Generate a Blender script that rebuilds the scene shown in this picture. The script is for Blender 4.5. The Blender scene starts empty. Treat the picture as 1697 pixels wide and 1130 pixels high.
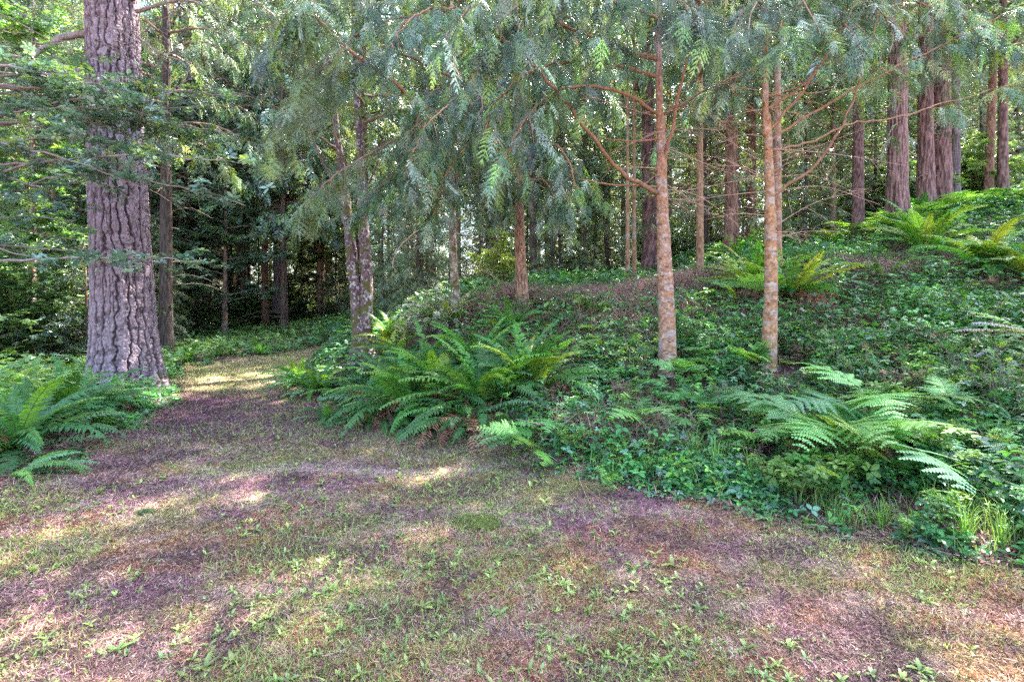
import bpy, math, numpy as np
from math import radians, sin, cos, pi
S = bpy.context.scene
C = S.collection
# ------------------------------------------------------------------ camera, light, exposure
FPX, HOR, CAMH = 800.0, 500.0, 1.6
cam = bpy.data.objects.new('camera', bpy.data.cameras.new('camera')); C.objects.link(cam)
cam.location = (0, 0, CAMH); cam.rotation_euler = (radians(90), 0, 0)
cam.data.sensor_width = 36; cam.data.lens = 36 * FPX / 1697
cam.data.shift_y = -(565 - HOR) / 1697
cam.data.clip_start = .05; cam.data.clip_end = 1500
S.camera = cam
SUN_EL, SUN_AZ = radians(57), radians(44)        # azimuth clockwise from the view direction (+Y)
W = bpy.data.worlds.new('World'); S.world = W; W.use_nodes = True
nt = W.node_tree; bg = nt.nodes['Background']
sky = nt.nodes.new('ShaderNodeTexSky'); sky.sky_type = 'NISHITA'; sky.sun_disc = False
sky.sun_elevation = SUN_EL; sky.sun_rotation = SUN_AZ; sky.air_density = 1.0; sky.dust_density = 2.0; sky.ozone_density = .6
nt.links.new(sky.outputs[0], bg.inputs[0]); bg.inputs[1].default_value = .10
sl = bpy.data.lights.new('sun', 'SUN'); sl.energy = 5.0; sl.angle = radians(.6); sl.color = (1, .955, .89)
sun = bpy.data.objects.new('sun', sl); C.objects.link(sun)
sun.rotation_euler = (-(pi/2 - SUN_EL), 0, -SUN_AZ)
S.view_settings.view_transform = 'Standard'; S.view_settings.look = 'None'; S.view_settings.gamma = 1
S.view_settings.exposure = 3.8
S.cycles.max_bounces = 7; S.cycles.diffuse_bounces = 3; S.cycles.transmission_bounces = 4; S.cycles.glossy_bounces = 2
S.cycles.transparent_max_bounces = 4; S.cycles.sample_clamp_indirect = 6; S.cycles.use_denoising = False
S.cycles.caustics_reflective = False; S.cycles.caustics_refractive = False

# ------------------------------------------------------------------ small maths
def rng(s): return np.random.default_rng(s)
A = lambda *a: np.array(a, dtype=float)
def nrm(v): return v / np.maximum(np.linalg.norm(v, axis=-1, keepdims=True), 1e-9)
def h3(i, j, k, s=0):
    n = (i.astype(np.int64) * 374761393 + j.astype(np.int64) * 668265263 + k.astype(np.int64) * 2147483647 + s * 974711) & 0x7fffffff
    n = ((n ^ (n >> 13)) * 1274126177) & 0x7fffffff
    return ((n ^ (n >> 16)) & 0xffff) / 65535.0
def vn(x, y, z=0., s=0):
    x, y, z = np.broadcast_arrays(np.asarray(x, float), np.asarray(y, float), np.asarray(z, float))
    i, j, k = np.floor(x), np.floor(y), np.floor(z); fx, fy, fz = x - i, y - j, z - k
    fx, fy, fz = [f * f * (3 - 2 * f) for f in (fx, fy, fz)]
    o = 0
    for a in (0, 1):
        for b in (0, 1):
            for c in (0, 1):
                o = o + h3(i + a, j + b, k + c, s) * (fx if a else 1 - fx) * (fy if b else 1 - fy) * (fz if c else 1 - fz)
    return o
def fbm(x, y, z=0., s=0, oct=3):
    o, w, t = 0, 1., 0
    for q in range(oct):
        o = o + w * vn(np.asarray(x) * 2**q, np.asarray(y) * 2**q, np.asarray(z) * 2**q, s + q); t += w; w *= .5
    return o / t
def sst(a, b, x):
    t = np.clip((x - a) / (b - a), 0, 1); return t * t * (3 - 2 * t)
def at(px, row, d): return A((px - 848.5) / FPX * d, d, CAMH - (row - HOR) / FPX * d)

# ------------------------------------------------------------------ trees seen one by one: (px, base row, depth, width px)
TR = dict(doug=(210, 652, 8.5, 96), twin=(602, 607, 11.5, 40), mauve=(462, 530, 28, 20), dark=(275, 590, 14, 22), slim1=(313, 560, 22, 12),
          pairL=(378, 505, 30, 16), pairR=(397, 505, 32, 14), farL=(530, 500, 34, 11), farR=(546, 500, 36, 12), lichen=(757, 512, 10.5, 18),
          rust=(866, 502, 10, 24), A=(1107, 622, 6.5, 33), B=(1273, 612, 6.6, 27), B2=(1288, 445, 10, 15), redbig=(1212, 417, 16, 23),
          redthin=(1160, 462, 12, 13), tw1=(1040, 472, 15, 8), tw2=(1051, 472, 15.4, 8), m1=(1422, 402, 14, 19), m2=(1487, 384, 13, 33),
          d1=(1534, 357, 15, 26), d2=(1561, 357, 15.2, 28), pur=(1584, 345, 17, 14), u1=(1637, 333, 17, 14), u2=(1662, 334, 16.5, 16),
          thin1=(1380, 405, 17, 10), holly=(152, 632, 13, 8))
ZN = [(-9e9, 'at the left edge'), (70, 'left of the thick grey fir'), (240, 'just right of the thick grey fir'), (370, 'left of the mauve grey trunk'), (470, 'right of the mauve grey trunk'), (600, 'right of the twin trunks'), (690, 'near the lichen trunk'), (800, 'near the rust brown trunk'), (900, 'well left of the first orange trunk'), (1010, 'close left of the first orange trunk'),
      (1107, 'close right of the first orange trunk'), (1190, 'close left of the second orange trunk'), (1273, 'close right of the second orange trunk'), (1370, 'in line with the slim scaly trunk'), (1450, 'in line with the stout scaly trunk'), (1520, 'in line with the close thick pair'), (1600, 'in line with the skyline trunks'), (1665, 'at the right edge')]
def zone(px): return [z for a, z in ZN if px >= a][-1]
# ------------------------------------------------------------------ terrain
pa = [(1697, 800, 3.6), (1697, 600, 5.5), (1697, 450, 8.5), (1697, 340, 14), (1400, 750, 4.5), (1400, 600, 6.5), (1400, 500, 8.5), (1400, 435, 11),
      (1190, 565, 7.5), (1100, 710, 5.2), (1100, 545, 8), (1100, 490, 10), (1100, 478, 15), (950, 710, 5.2), (950, 605, 7), (950, 530, 9), (950, 492, 11.5),
      (800, 650, 6.8), (800, 560, 8.6), (650, 615, 9), (650, 545, 12), (560, 562, 18), (500, 541, 25), (600, 520, 28), (700, 507, 25), (900, 490, 25),
      (1100, 470, 30), (1300, 422, 22), (1250, 480, 9.5), (1600, 400, 11), (1550, 650, 5.2), (1550, 520, 7.5)]
AN = [at(*p) for p in pa] + [at(*v[:3]) for k, v in TR.items() if k not in ('slim1',)]
for x, y in [(-6, 0), (-3, 0), (0, 0), (2, 0), (-3, 3), (-1, 3), (1, 2.5), (2, 2.5), (-4.5, 4.3), (-2, 5), (0, 4.4), (-3, 7), (-5, 8), (-5, 11), (-7, 13), (-7, 17), (3, 2.2),
             (-9, 9), (-12, 12), (-12, 6), (-10, 3), (-9, 18), (-14, 18), (-20, 20), (-30, 30), (.8, 4.1), (2.0, 3.5), (-1, 5.6), (-8, -8), (0, -8), (-20, -20)]:
    AN.append(A(x, y, 0))
for x, y, z in [(5, 1, .35), (8, 2, 1.1), (8, -8, .6), (30, 5, 6), (30, 30, 6.5), (15, 40, 4), (0, 45, 1.4), (-20, 50, .6), (60, 60, 8), (-80, 80, 1), (0, 120, 3), (120, 0, 9), (-120, 0, 0), (0, -120, 0),
                (300, 300, 9), (-300, 300, 1), (-300, -300, 0), (300, -300, 6)]:
    AN.append(A(x, y, z))
AN = np.array(AN)
def _U(r2): return .5 * r2 * np.log(r2 + 1e-9)
_n = len(AN); _d2 = ((AN[:, None, :2] - AN[None, :, :2])**2).sum(-1)
_K = np.zeros((_n + 3, _n + 3)); _K[:_n, :_n] = _U(_d2) + np.eye(_n) * .06; _K[:_n, _n] = 1; _K[:_n, _n+1:] = AN[:, :2]; _K[_n:, :_n] = _K[:_n, _n:].T
_w = np.linalg.solve(_K, np.concatenate([AN[:, 2], [0, 0, 0]]))
LY = [0, 4.3, 5.2, 6.4, 8.3, 10.7, 11.9, 14.2, 18, 19, 19.2, 400]; LX = [-4.2, -4.5, -4.75, -5.1, -5.9, -7.5, -8.1, -7.3, -6.6, -6.2, 0, 0]
RY = [-5, 2, 2.9, 3.2, 3.66, 4.34, 5.22, 6.4, 6.9, 7.76, 9.5, 12.8, 15, 19, 19.2, 400]; RX = [7, 4.0, 3.1, 2.45, 2.0, .85, 0, -1.1, -2.0, -2.9, -4.2, -5.2, -5.6, -6.1, -6.4, -6.4]
def lawn(x, y):                                  # >0 inside the mown ground (metres to its edge)
    return np.minimum(x - np.interp(y, LY, LX), np.interp(y, RY, RX) - x) + (fbm(np.asarray(x) * 1.3, np.asarray(y) * 1.3, 3.3, 5) - .5) * .5 + (fbm(np.asarray(x) * 4, np.asarray(y) * 4, 1.3, 6) - .5) * .5
def H(x, y):
    x = np.atleast_1d(np.asarray(x, float)); y = np.atleast_1d(np.asarray(y, float)); o = np.empty(x.shape)
    xf, yf, of = x.ravel(), y.ravel(), o.reshape(-1)
    for a in range(0, xf.size, 40000):
        b = slice(a, a + 40000)
        of[b] = _U((xf[b, None] - AN[None, :, 0])**2 + (yf[b, None] - AN[None, :, 1])**2) @ _w[:_n] + _w[_n] + _w[_n+1] * xf[b] + _w[_n+2] * yf[b]
    lm = sst(-.3, .4, np.minimum(xf - np.interp(yf, LY, LX), np.interp(yf, RY, RX) - xf))
    of[:] = of * (1 - .8 * lm) + (fbm(xf * .9, yf * .9, 0, 1) - .5) * (.16 - .10 * lm) + (fbm(xf * 5, yf * 5, 0, 2) - .5) * (.05 - .035 * lm)
    return of.reshape(x.shape)
def H1(x, y): return float(H(x, y)[0])
def hit(px, row, d0=2., d1=40.):                 # where the ray through a place of the photograph meets the ground
    d = np.linspace(d0, d1, 500); x = (px - 848.5) / FPX * d; z = CAMH - (row - HOR) / FPX * d; b = z - H(x, d); i = np.where(b < 0)[0]
    return (x[i[0]], d[i[0]]) if len(i) else None

# ------------------------------------------------------------------ materials
def newmat(name):
    m = bpy.data.materials.new(name); m.use_nodes = True; n = m.node_tree; b = n.nodes['Principled BSDF']; return m, n, b
def colchain(n, var=.25, hue=.02, obj=True):
    a = n.nodes.new('ShaderNodeAttribute'); a.attribute_name = 'Col'
    h = n.nodes.new('ShaderNodeHueSaturation'); n.links.new(a.outputs['Color'], h.inputs['Color'])
    if obj:
        oi = n.nodes.new('ShaderNodeObjectInfo')
        for k, (lo, hi) in (('Value', (1 - var, 1 + var)), ('Hue', (.5 - hue, .5 + hue))):
            r = n.nodes.new('ShaderNodeMapRange'); r.inputs['To Min'].default_value = lo; r.inputs['To Max'].default_value = hi
            if k == 'Hue':
                w = n.nodes.new('ShaderNodeMath'); w.operation = 'MULTIPLY'; w.inputs[1].default_value = 7.31; f = n.nodes.new('ShaderNodeMath'); f.operation = 'FRACT'
                n.links.new(oi.outputs['Random'], w.inputs[0]); n.links.new(w.outputs[0], f.inputs[0]); n.links.new(f.outputs[0], r.inputs['Value'])
            else: n.links.new(oi.outputs['Random'], r.inputs['Value'])
            n.links.new(r.outputs[0], h.inputs[k])
    return h.outputs[0]
def leafmat(name, trans=.35, rough=.45, spec=.5, tint=(1.5, 1.35, .5)):
    m, n, b = newmat(name); c = colchain(n)
    n.links.new(c, b.inputs['Base Color']); b.inputs['Roughness'].default_value = rough; b.inputs['Specular IOR Level'].default_value = spec
    t = n.nodes.new('ShaderNodeBsdfTranslucent'); mx = n.nodes.new('ShaderNodeMix'); mx.data_type = 'RGBA'; mx.blend_type = 'MULTIPLY'; mx.inputs[0].default_value = 1
    n.links.new(c, mx.inputs[6]); mx.inputs[7].default_value = (*tint, 1); n.links.new(mx.outputs[2], t.inputs[0])
    s = n.nodes.new('ShaderNodeMixShader'); s.inputs[0].default_value = trans
    n.links.new(b.outputs[0], s.inputs[1]); n.links.new(t.outputs[0], s.inputs[2]); n.links.new(s.outputs[0], n.nodes['Material Output'].inputs[0])
    return m
def barkmat(name, zs=.25, sc=22, bump=.6, lichen=0, lcol=(.5, .5, .45), lsc=9, moss=0):
    m, n, b = newmat(name); c = colchain(n, .12, .008)
    tc = n.nodes.new('ShaderNodeTexCoord'); mp = n.nodes.new('ShaderNodeMapping'); mp.inputs['Scale'].default_value = (1, 1, zs)
    n.links.new(tc.outputs['Object'], mp.inputs[0])
    no = n.nodes.new('ShaderNodeTexNoise'); no.inputs['Scale'].default_value = sc; no.inputs['Detail'].default_value = 6; no.inputs['Roughness'].default_value = .65
    n.links.new(mp.outputs[0], no.inputs[0])
    rp = n.nodes.new('ShaderNodeMapRange'); rp.inputs['From Min'].default_value = .3; rp.inputs['From Max'].default_value = .7; rp.inputs['To Min'].default_value = .5; rp.inputs['To Max'].default_value = 1.45
    n.links.new(no.outputs[0], rp.inputs[0])
    mx = n.nodes.new('ShaderNodeVectorMath'); mx.operation = 'SCALE'; n.links.new(c, mx.inputs[0]); n.links.new(rp.outputs[0], mx.inputs['Scale'])
    out = mx.outputs[0]
    def patch(out, col, scale, lo, hi, seed):
        l = n.nodes.new('ShaderNodeTexNoise'); l.inputs['Scale'].default_value = scale; l.inputs['Detail'].default_value = 5
        mm = n.nodes.new('ShaderNodeMapping'); mm.inputs['Location'].default_value = (seed, seed, 0); n.links.new(tc.outputs['Object'], mm.inputs[0]); n.links.new(mm.outputs[0], l.inputs[0])
        r = n.nodes.new('ShaderNodeMapRange'); r.inputs['From Min'].default_value = lo; r.inputs['From Max'].default_value = hi; n.links.new(l.outputs[0], r.inputs[0])
        q = n.nodes.new('ShaderNodeMix'); q.data_type = 'RGBA'; n.links.new(r.outputs[0], q.inputs[0]); n.links.new(out, q.inputs[6]); q.inputs[7].default_value = (*col, 1)
        return q.outputs[2]
    if lichen: out = patch(out, lcol, lsc, .62 - .12 * lichen, .66 - .08 * lichen, 3)
    if moss: out = patch(out, (.10, .085, .03), 5, .6 - .12 * moss, .68 - .1 * moss, 9)
    n.links.new(out, b.inputs['Base Color']); b.inputs['Roughness'].default_value = .85; b.inputs['Specular IOR Level'].default_value = .25
    bp = n.nodes.new('ShaderNodeBump'); bp.inputs['Strength'].default_value = bump; bp.inputs['Distance'].default_value = .02
    n.links.new(no.outputs[0], bp.inputs['Height']); n.links.new(bp.outputs[0], b.inputs['Normal'])
    return m
M = dict(leaf=leafmat('conifer_foliage', .30, .38, .7), broad=leafmat('broadleaf', .30, .28, .9, (1.25, 1.3, .6)), fern=leafmat('fern_frond', .42, .45, .45, (1.5, 1.45, .4)),
         under=leafmat('undergrowth_leaf', .35, .4, .5), grass=leafmat('grass_blade', .35, .55, .35), dry=leafmat('dry_litter', .15, .8, .15, (1.1, 1, .8)),
         bark=barkmat('furrowed_bark', .3, 26, .7), pink=barkmat('young_bark', .8, 20, .5), lich=barkmat('lichen_bark', .6, 18, .6, .62, (.42, .38, .39), 13, .9),
         lich2=barkmat('pale_lichen_bark', .5, 18, .6, .9, (.42, .42, .30), 10, .5), dark=barkmat('rough_bark', .2, 20, .9), wood=barkmat('branch_bark', .5, 30, .3))
def groundmat():
    m, n, b = newmat('forest_ground'); a = n.nodes.new('ShaderNodeAttribute'); a.attribute_name = 'Col'
    tc = n.nodes.new('ShaderNodeTexCoord'); no = n.nodes.new('ShaderNodeTexNoise'); no.inputs['Scale'].default_value = 55; no.inputs['Detail'].default_value = 8; no.inputs['Roughness'].default_value = .75
    n.links.new(tc.outputs['Object'], no.inputs[0])
    r = n.nodes.new('ShaderNodeMapRange'); r.inputs['From Min'].default_value = .3; r.inputs['From Max'].default_value = .7; r.inputs['To Min'].default_value = .45; r.inputs['To Max'].default_value = 1.5
    n.links.new(no.outputs[0], r.inputs[0]); mx = n.nodes.new('ShaderNodeVectorMath'); mx.operation = 'SCALE'
    n.links.new(a.outputs['Color'], mx.inputs[0]); n.links.new(r.outputs[0], mx.inputs['Scale']); n.links.new(mx.outputs[0], b.inputs['Base Color'])
    b.inputs['Roughness'].default_value = .95; b.inputs['Specular IOR Level'].default_value = .1
    bp = n.nodes.new('ShaderNodeBump'); bp.inputs['Strength'].default_value = .8; bp.inputs['Distance'].default_value = .02
    n.links.new(no.outputs[0], bp.inputs['Height']); n.links.new(bp.outputs[0], b.inputs['Normal'])
    return m
M['ground'] = groundmat()

# ------------------------------------------------------------------ mesh plumbing: a Geo gathers triangles with colours and a material slot
class Geo:
    def __init__(s): s.V, s.F, s.C, s.MI, s.n = [], [], [], [], 0
    def add(s, V, F, Cc, mi=0):
        V = np.asarray(V, np.float32).reshape(-1, 3); F = np.asarray(F, np.int64).reshape(-1, 3)
        Cc = np.broadcast_to(np.asarray(Cc, np.float32), V.shape)
        s.V.append(V); s.F.append(F + s.n); s.C.append(Cc); s.MI.append(np.full(len(F), mi, np.int32)); s.n += len(V)
    def put(s, tpl, T, X, Y, Z, col=(1, 1, 1), mi=0):      # copies of a template at T with axes X, Y, Z (scaled)
        V, F, Cc = tpl; K = len(T)
        if K == 0: return
        P = T[:, None] + V[None, :, 0, None] * X[:, None] + V[None, :, 1, None] * Y[:, None] + V[None, :, 2, None] * Z[:, None]
        col = np.broadcast_to(np.asarray(col, float), (K, 3))
        s.add(P, (F[None] + (np.arange(K) * len(V))[:, None, None]), (Cc[None] * col[:, None]).reshape(-1, 3), mi)
    def arr(s): return np.concatenate(s.V), np.concatenate(s.F), np.concatenate(s.C)
    def mesh(s, name, mats, smooth=False):
        V, F, Cc = s.arr(); me = bpy.data.meshes.new(name); nf = len(F)
        me.vertices.add(len(V)); me.vertices.foreach_set('co', V.astype(np.float32).ravel())
        me.loops.add(nf * 3); me.loops.foreach_set('vertex_index', F.astype(np.int32).ravel())
        me.polygons.add(nf); me.polygons.foreach_set('loop_start', np.arange(nf, dtype=np.int32) * 3)
        try: me.polygons.foreach_set('loop_total', np.full(nf, 3, np.int32))
        except Exception: pass
        me.polygons.foreach_set('material_index', np.concatenate(s.MI)); me.polygons.foreach_set('use_smooth', np.full(nf, smooth))
        a = me.color_attributes.new('Col', 'FLOAT_COLOR', 'POINT'); c4 = np.ones((len(V), 4), np.float32); c4[:, :3] = np.clip(Cc, 0, 1); a.data.foreach_set('color', c4.ravel())
        for k in (mats if isinstance(mats, (list, tuple)) else [mats]): me.materials.append(M[k])
        me.update(); return me
def link(name, me, parent=None, loc=(0, 0, 0), rz=0, sc=1):
    o = bpy.data.objects.new(name, me); C.objects.link(o); o.location = loc; o.rotation_euler = (0, 0, rz)
    o.scale = (sc,) * 3 if np.isscalar(sc) else sc
    if parent: o.parent = parent
    return o
def tag(o, label=None, cat=None, group=None, kind=None):
    if label: o['label'] = label
    if cat: o['category'] = cat
    if group: o['group'] = group
    if kind: o['kind'] = kind
    return o
def frames(Fw, up):
    Fw = nrm(Fw); R = nrm(np.cross(Fw, up)); U = np.cross(R, Fw); return R, Fw, U
def tube(P, r, n=8, twist=0):
    P = np.asarray(P, float); m = len(P); T = nrm(np.gradient(P, axis=0)); ref = A(0, 0, 1) if abs(T[m//2, 2]) < .8 else A(1, 0, 0)
    X = nrm(np.cross(T, ref)); Yv = np.cross(T, X); th = np.arange(n) / n * 2 * pi
    r = np.broadcast_to(r, (m,)); V = P[:, None] + r[:, None, None] * (np.cos(th)[None, :, None] * X[:, None] + np.sin(th)[None, :, None] * Yv[:, None])
    return V.reshape(-1, 3), gridfaces(m, n)
def gridfaces(m, n):
    i = np.arange(m - 1)[:, None] * n; j = np.arange(n)[None]; k = (j + 1) % n
    a, b, c, d = i + j, i + k, i + n + k, i + n + j
    return np.concatenate([np.stack([a, b, c], -1).reshape(-1, 3), np.stack([a, c, d], -1).reshape(-1, 3)])
def spline(P, n):
    P = np.asarray(P, float); P = np.vstack([2 * P[0] - P[1], P, 2 * P[-1] - P[-2]]); m = len(P) - 3
    u = np.linspace(0, m, n); i = np.minimum(u.astype(int), m - 1); t = (u - i)[:, None]
    a, b, c, d = P[i], P[i+1], P[i+2], P[i+3]
    return .5 * (2*b + (c - a) * t + (2*a - 5*b + 4*c - d) * t**2 + (3*b - a - 3*c + d) * t**3)

# ------------------------------------------------------------------ foliage templates (local: x right, y forward, z up)
def kite(p, d, up, L, w, droop=0):
    d = nrm(A(*d)); s = nrm(np.cross(d, up)); m = p + d * L * .45
    return [p, m + s * w, p + d * L - A(0, 0, droop * L), m - s * w], [[0, 1, 2], [0, 2, 3]]
def cedar_spray(lod, seed):
    r = rng(seed); V, F, Cc = [], [], []
    def q(vs, fs, c):
        b = len(V); V.extend(vs); F.extend([[x + b for x in f] for f in fs]); Cc.extend([c] * len(vs))
    N = {0: 9, 1: 6, 2: 4}[lod]; up = A(0, 0, 1); seg = N
    curve = lambda t: A(.03 * sin(3 * t + seed), t * (1 - .08 * t), -.42 * t**2.0 + .04 * t)
    for k in range(N):
        t = (k + .6) / N; p = curve(t); tg = nrm(curve(min(1, t + .04)) - p)
        L = .42 * (1 - t)**.75 * min(1, .45 + 2.2 * t) + .07
        for sd in (-1, 1):
            if lod < 2 and r.random() < .08: continue
            Lk = L * r.uniform(.55, 1.3); d = nrm(A(sd * r.uniform(.55, .95), 0, -.16 + r.normal(0, .14)) + tg * .75); g = r.uniform(.65, 1.3); c = (g, g, g) if r.random() > .05 else (1.7, .85, .7)
            if lod == 2:
                vs, fs = kite(p, d, up, Lk * 1.25, .075, .1); q(vs, fs, c); continue
            if lod == 1:
                vs, fs = kite(p, d, up, Lk, .022, .1); q(vs, fs, c)
                for j in range(3):
                    u = .3 + j * .24; pp = p + d * Lk * u
                    for s2 in (-1, 1):
                        dd = nrm(d + s2 * nrm(np.cross(d, up)) * .9); e = pp + dd * Lk * .33 * (1.1 - u) - A(0, 0, .02); w = nrm(np.cross(dd, up)) * .018
                        q([pp - w, pp + w, e], [[0, 1, 2]], c)
                continue
            vs, fs = kite(p, d, up, Lk, .017, .12); q(vs, fs, c)
            M_ = 4 if Lk > .2 else 3
            for j in range(M_):
                u = (j + .5) / M_; pp = p + d * Lk * u - A(0, 0, .05 * Lk * u * u)
                for s2 in (-1, 1):
                    dd = nrm(d + s2 * nrm(np.cross(d, up)) * .95); e = pp + dd * Lk * .30 * (1.15 - u) - A(0, 0, .012); w = nrm(np.cross(dd, up)) * .018
                    q([pp - w, pp + w, e], [[0, 1, 2]], c)
    if lod < 2:
        for k in range(3):
            a, b = curve(k / 3), curve((k + 1) / 3); w = A(.008, 0, 0); q([a - w, a + w, b], [[0, 1, 2]], (1.3, .8, .6))
    vs, fs = kite(curve(.93), curve(1) - curve(.9), up, .16, .015); q(vs, fs, (1.1, 1.1, 1.1))
    return np.array(V, float), np.array(F), np.array(Cc, float)
def needle_spray(lod, seed):                      # fir or hemlock twig: short needles combed to both sides
    r = rng(seed + 50); V, F, Cc = [], [], []
    N = {0: 20, 1: 11, 2: 5}[lod]; w = {0: .011, 1: .02, 2: .05}[lod]
    curve = lambda t: A(.02 * sin(4 * t), t, -.25 * t * t)
    for br in ([(0, 0, 1.)] + ([(s, .25 + .2 * i, .55 - .12 * i) for i in range(3) for s in (-1, 1)] if lod < 2 else [(-1, .35, .5), (1, .4, .5)])):
        sd, t0, sc = br; o = curve(t0) if sd else A(0, 0, 0)
        n_ = max(3, int(N * sc))
        for k in range(n_):
            t = (k + .5) / n_
            if sd: p = o + A(sd * .72, .62, -.25 * t) * sc * t; tg = nrm(A(sd * .72, .62, -.3))
            else: p = curve(t); tg = nrm(curve(t + .05) - p)
            sdv = nrm(np.cross(tg, A(0, 0, 1)))
            L = .10 * (1 - .4 * t) * (1.6 if lod == 2 else 1)
            for s2 in (-1, 1):
                dd = nrm(sdv * s2 + tg * .5 + A(0, 0, r.uniform(-.1, .2))); b = len(V); g = r.uniform(.75, 1.2)
                V.extend([p - tg * w, p + tg * w, p + dd * L]); F.append([b, b + 1, b + 2]); Cc.extend([(g, g, g)] * 3)
    return np.array(V, float), np.array(F), np.array(Cc, float)
def leaf_cluster(seed, n=6, pairs=False):         # whorl of oval leaves at a twig end
    r = rng(seed + 90); V, F, Cc = [], [], []
    for k in range(n):
        a = k / n * 2 * pi + r.uniform(-.3, .3); d = nrm(A(cos(a), sin(a), r.uniform(-.1, .45))); L = r.uniform(.7, 1.1); w = L * .26; s = nrm(np.cross(d, A(0, 0, 1))); u = np.cross(s, d)
        o = d * .12; b = len(V); g = r.uniform(.8, 1.2)
        V.extend([o, o + d * L * .4 + s * w + u * .07, o + d * L * .75 + s * w * .8 + u * .05, o + d * L - u * .06, o + d * L * .75 - s * w * .8 + u * .05, o + d * L * .4 - s * w + u * .07, o + d * L * .5])
        F.extend([[b, b+1, b+6], [b+1, b+2, b+6], [b+2, b+3, b+6], [b+3, b+4, b+6], [b+4, b+5, b+6], [b+5, b, b+6]]); Cc.extend([(g, g, g * .95)] * 7)
    return np.array(V, float), np.array(F), np.array(Cc, float)
SPR = {('cedar', l): [cedar_spray(l, s) for s in (1, 2, 3, 4, 5, 6)] for l in (0, 1, 2)}
SPR.update({('needle', l): [needle_spray(l, s) for s in (1, 2, 3, 4, 5, 6)] for l in (0, 1, 2)})
LC = [leaf_cluster(s) for s in range(4)]
_tv, _tf = tube(np.stack([np.zeros(4), np.linspace(0, 1, 4), -.5 * np.linspace(0, 1, 4)**2], 1), np.array([.010, .008, .006, .002]), 3)
TWIG = (_tv, _tf, np.ones_like(_tv))
GREENS = {'cedar': A([.10, .185, .115], [.24, .335, .285], [.16, .29, .075], [.055, .115, .08]), 'needle': A([.09, .145, .075], [.14, .20, .14], [.14, .21, .06], [.06, .10, .065]),
          'hem': A([.10, .16, .075], [.15, .21, .13], [.17, .24, .06], [.06, .10, .06])}
def bough(G, P, r0, r, kind='cedar', lod=0, side=.75, spray=.27, t0=.2, dens=1., droop=.5, wood=(.30, .17, .10), pal=None, bare=False, fol=None):
    """limb along P with side twigs carrying hanging sprays; fol: a second Geo that takes the foliage"""
    P = np.asarray(P, float); L = np.linalg.norm(np.diff(P, axis=0), axis=1).sum(); n = max(8, int(L / .12))
    Q = spline(P, n); Q[1:-1] += (r.random((n - 2, 3)) - .5) * .04 * min(1, L / 2)
    rad = r0 * (1 - np.linspace(0, 1, n))**.8 + .004
    V, F = tube(Q, rad, 8 if lod == 0 else 5 if lod == 1 else 3); G.add(V, F, wood, 1)
    if bare is True: return
    fol = fol or G; g = np.array(GREENS[pal or kind])
    spray = spray * {0: 1.5, 1: 1.3, 2: 1.}[lod]
    m = max(4, int(L * (1 - t0) / ({0: .15, 1: .2, 2: .3}[lod]) * dens)); t = t0 + (1 - t0) * (np.arange(m) + r.random(m)) / m
    f = t * (n - 1); i = np.minimum(f.astype(int), n - 2); B = Q[i] + (Q[i+1] - Q[i]) * (f - i)[:, None]; T = nrm(Q[i+1] - Q[i])
    sg = np.where(np.arange(m) % 2, 1., -1.)[:, None]; sd = nrm(np.cross(T, A(0, 0, 1))) * sg
    D = nrm(sd * .8 + T * .65 + A(0, 0, 1) * (r.random((m, 1)) - .45) * .4)
    l = side * (.25 + .85 * (1 - t)**.6) * r.uniform(.5, 1.25, m)
    R_, Fw, U = frames(D, A(0, 0, 1.)); G.put(TWIG, B, R_, Fw * l[:, None], U * (l * droop * 2)[:, None] , wood, 1)
    bb = r.uniform(.7, 1.4, m)
    us = {0: (.2, .45, .7, 1.0), 1: (.3, .6, 1.0), 2: (.4, .9)}[lod]
    T_, X_, Y_, Z_, Ct = [], [], [], [], []
    for u in us:
        for s2 in ((-1, 1, 0) if u == us[-1] else (-1, 1)):
            keep = r.random(m) < (.66 if lod == 0 else .76); p = B + D * (l * u)[:, None] - A(0, 0, 1) * (droop * l * u * u)[:, None]
            tw = nrm(D - A(0, 0, 1) * 2 * droop * u * .6); ss = nrm(np.cross(tw, A(0, 0, 1))) * s2
            fw = nrm(tw * .65 + ss * .8 - A(0, 0, 1) * (.15 + droop * u * .9 + r.random((m, 1)) * .5) + (r.random((m, 3)) - .5) * .45)
            x, y, z = frames(fw, nrm(A(0, 0, 1.) + (r.random((m, 3)) - .5) * .8)); sc = spray * r.uniform(.45, 1.35, m)[:, None] * (1.1 - .25 * u)
            cc = g[r.choice(len(g), m, p=[.35, .3, .2, .15])] * r.uniform(.6, 1.45, (m, 1))**1.3 * bb[:, None]
            T_.append(p[keep]); X_.append((x * sc)[keep]); Y_.append((y * sc)[keep]); Z_.append((z * sc)[keep]); Ct.append(cc[keep])
    T_, X_, Y_, Z_, Ct = map(np.concatenate, (T_, X_, Y_, Z_, Ct)); w = r.integers(0, 6, len(T_))
    for k in range(6):
        q = w == k; fol.put(SPR[('needle' if kind == 'hem' else kind, lod)][k], T_[q], X_[q], Y_[q], Z_[q], Ct[q], 0)
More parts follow.
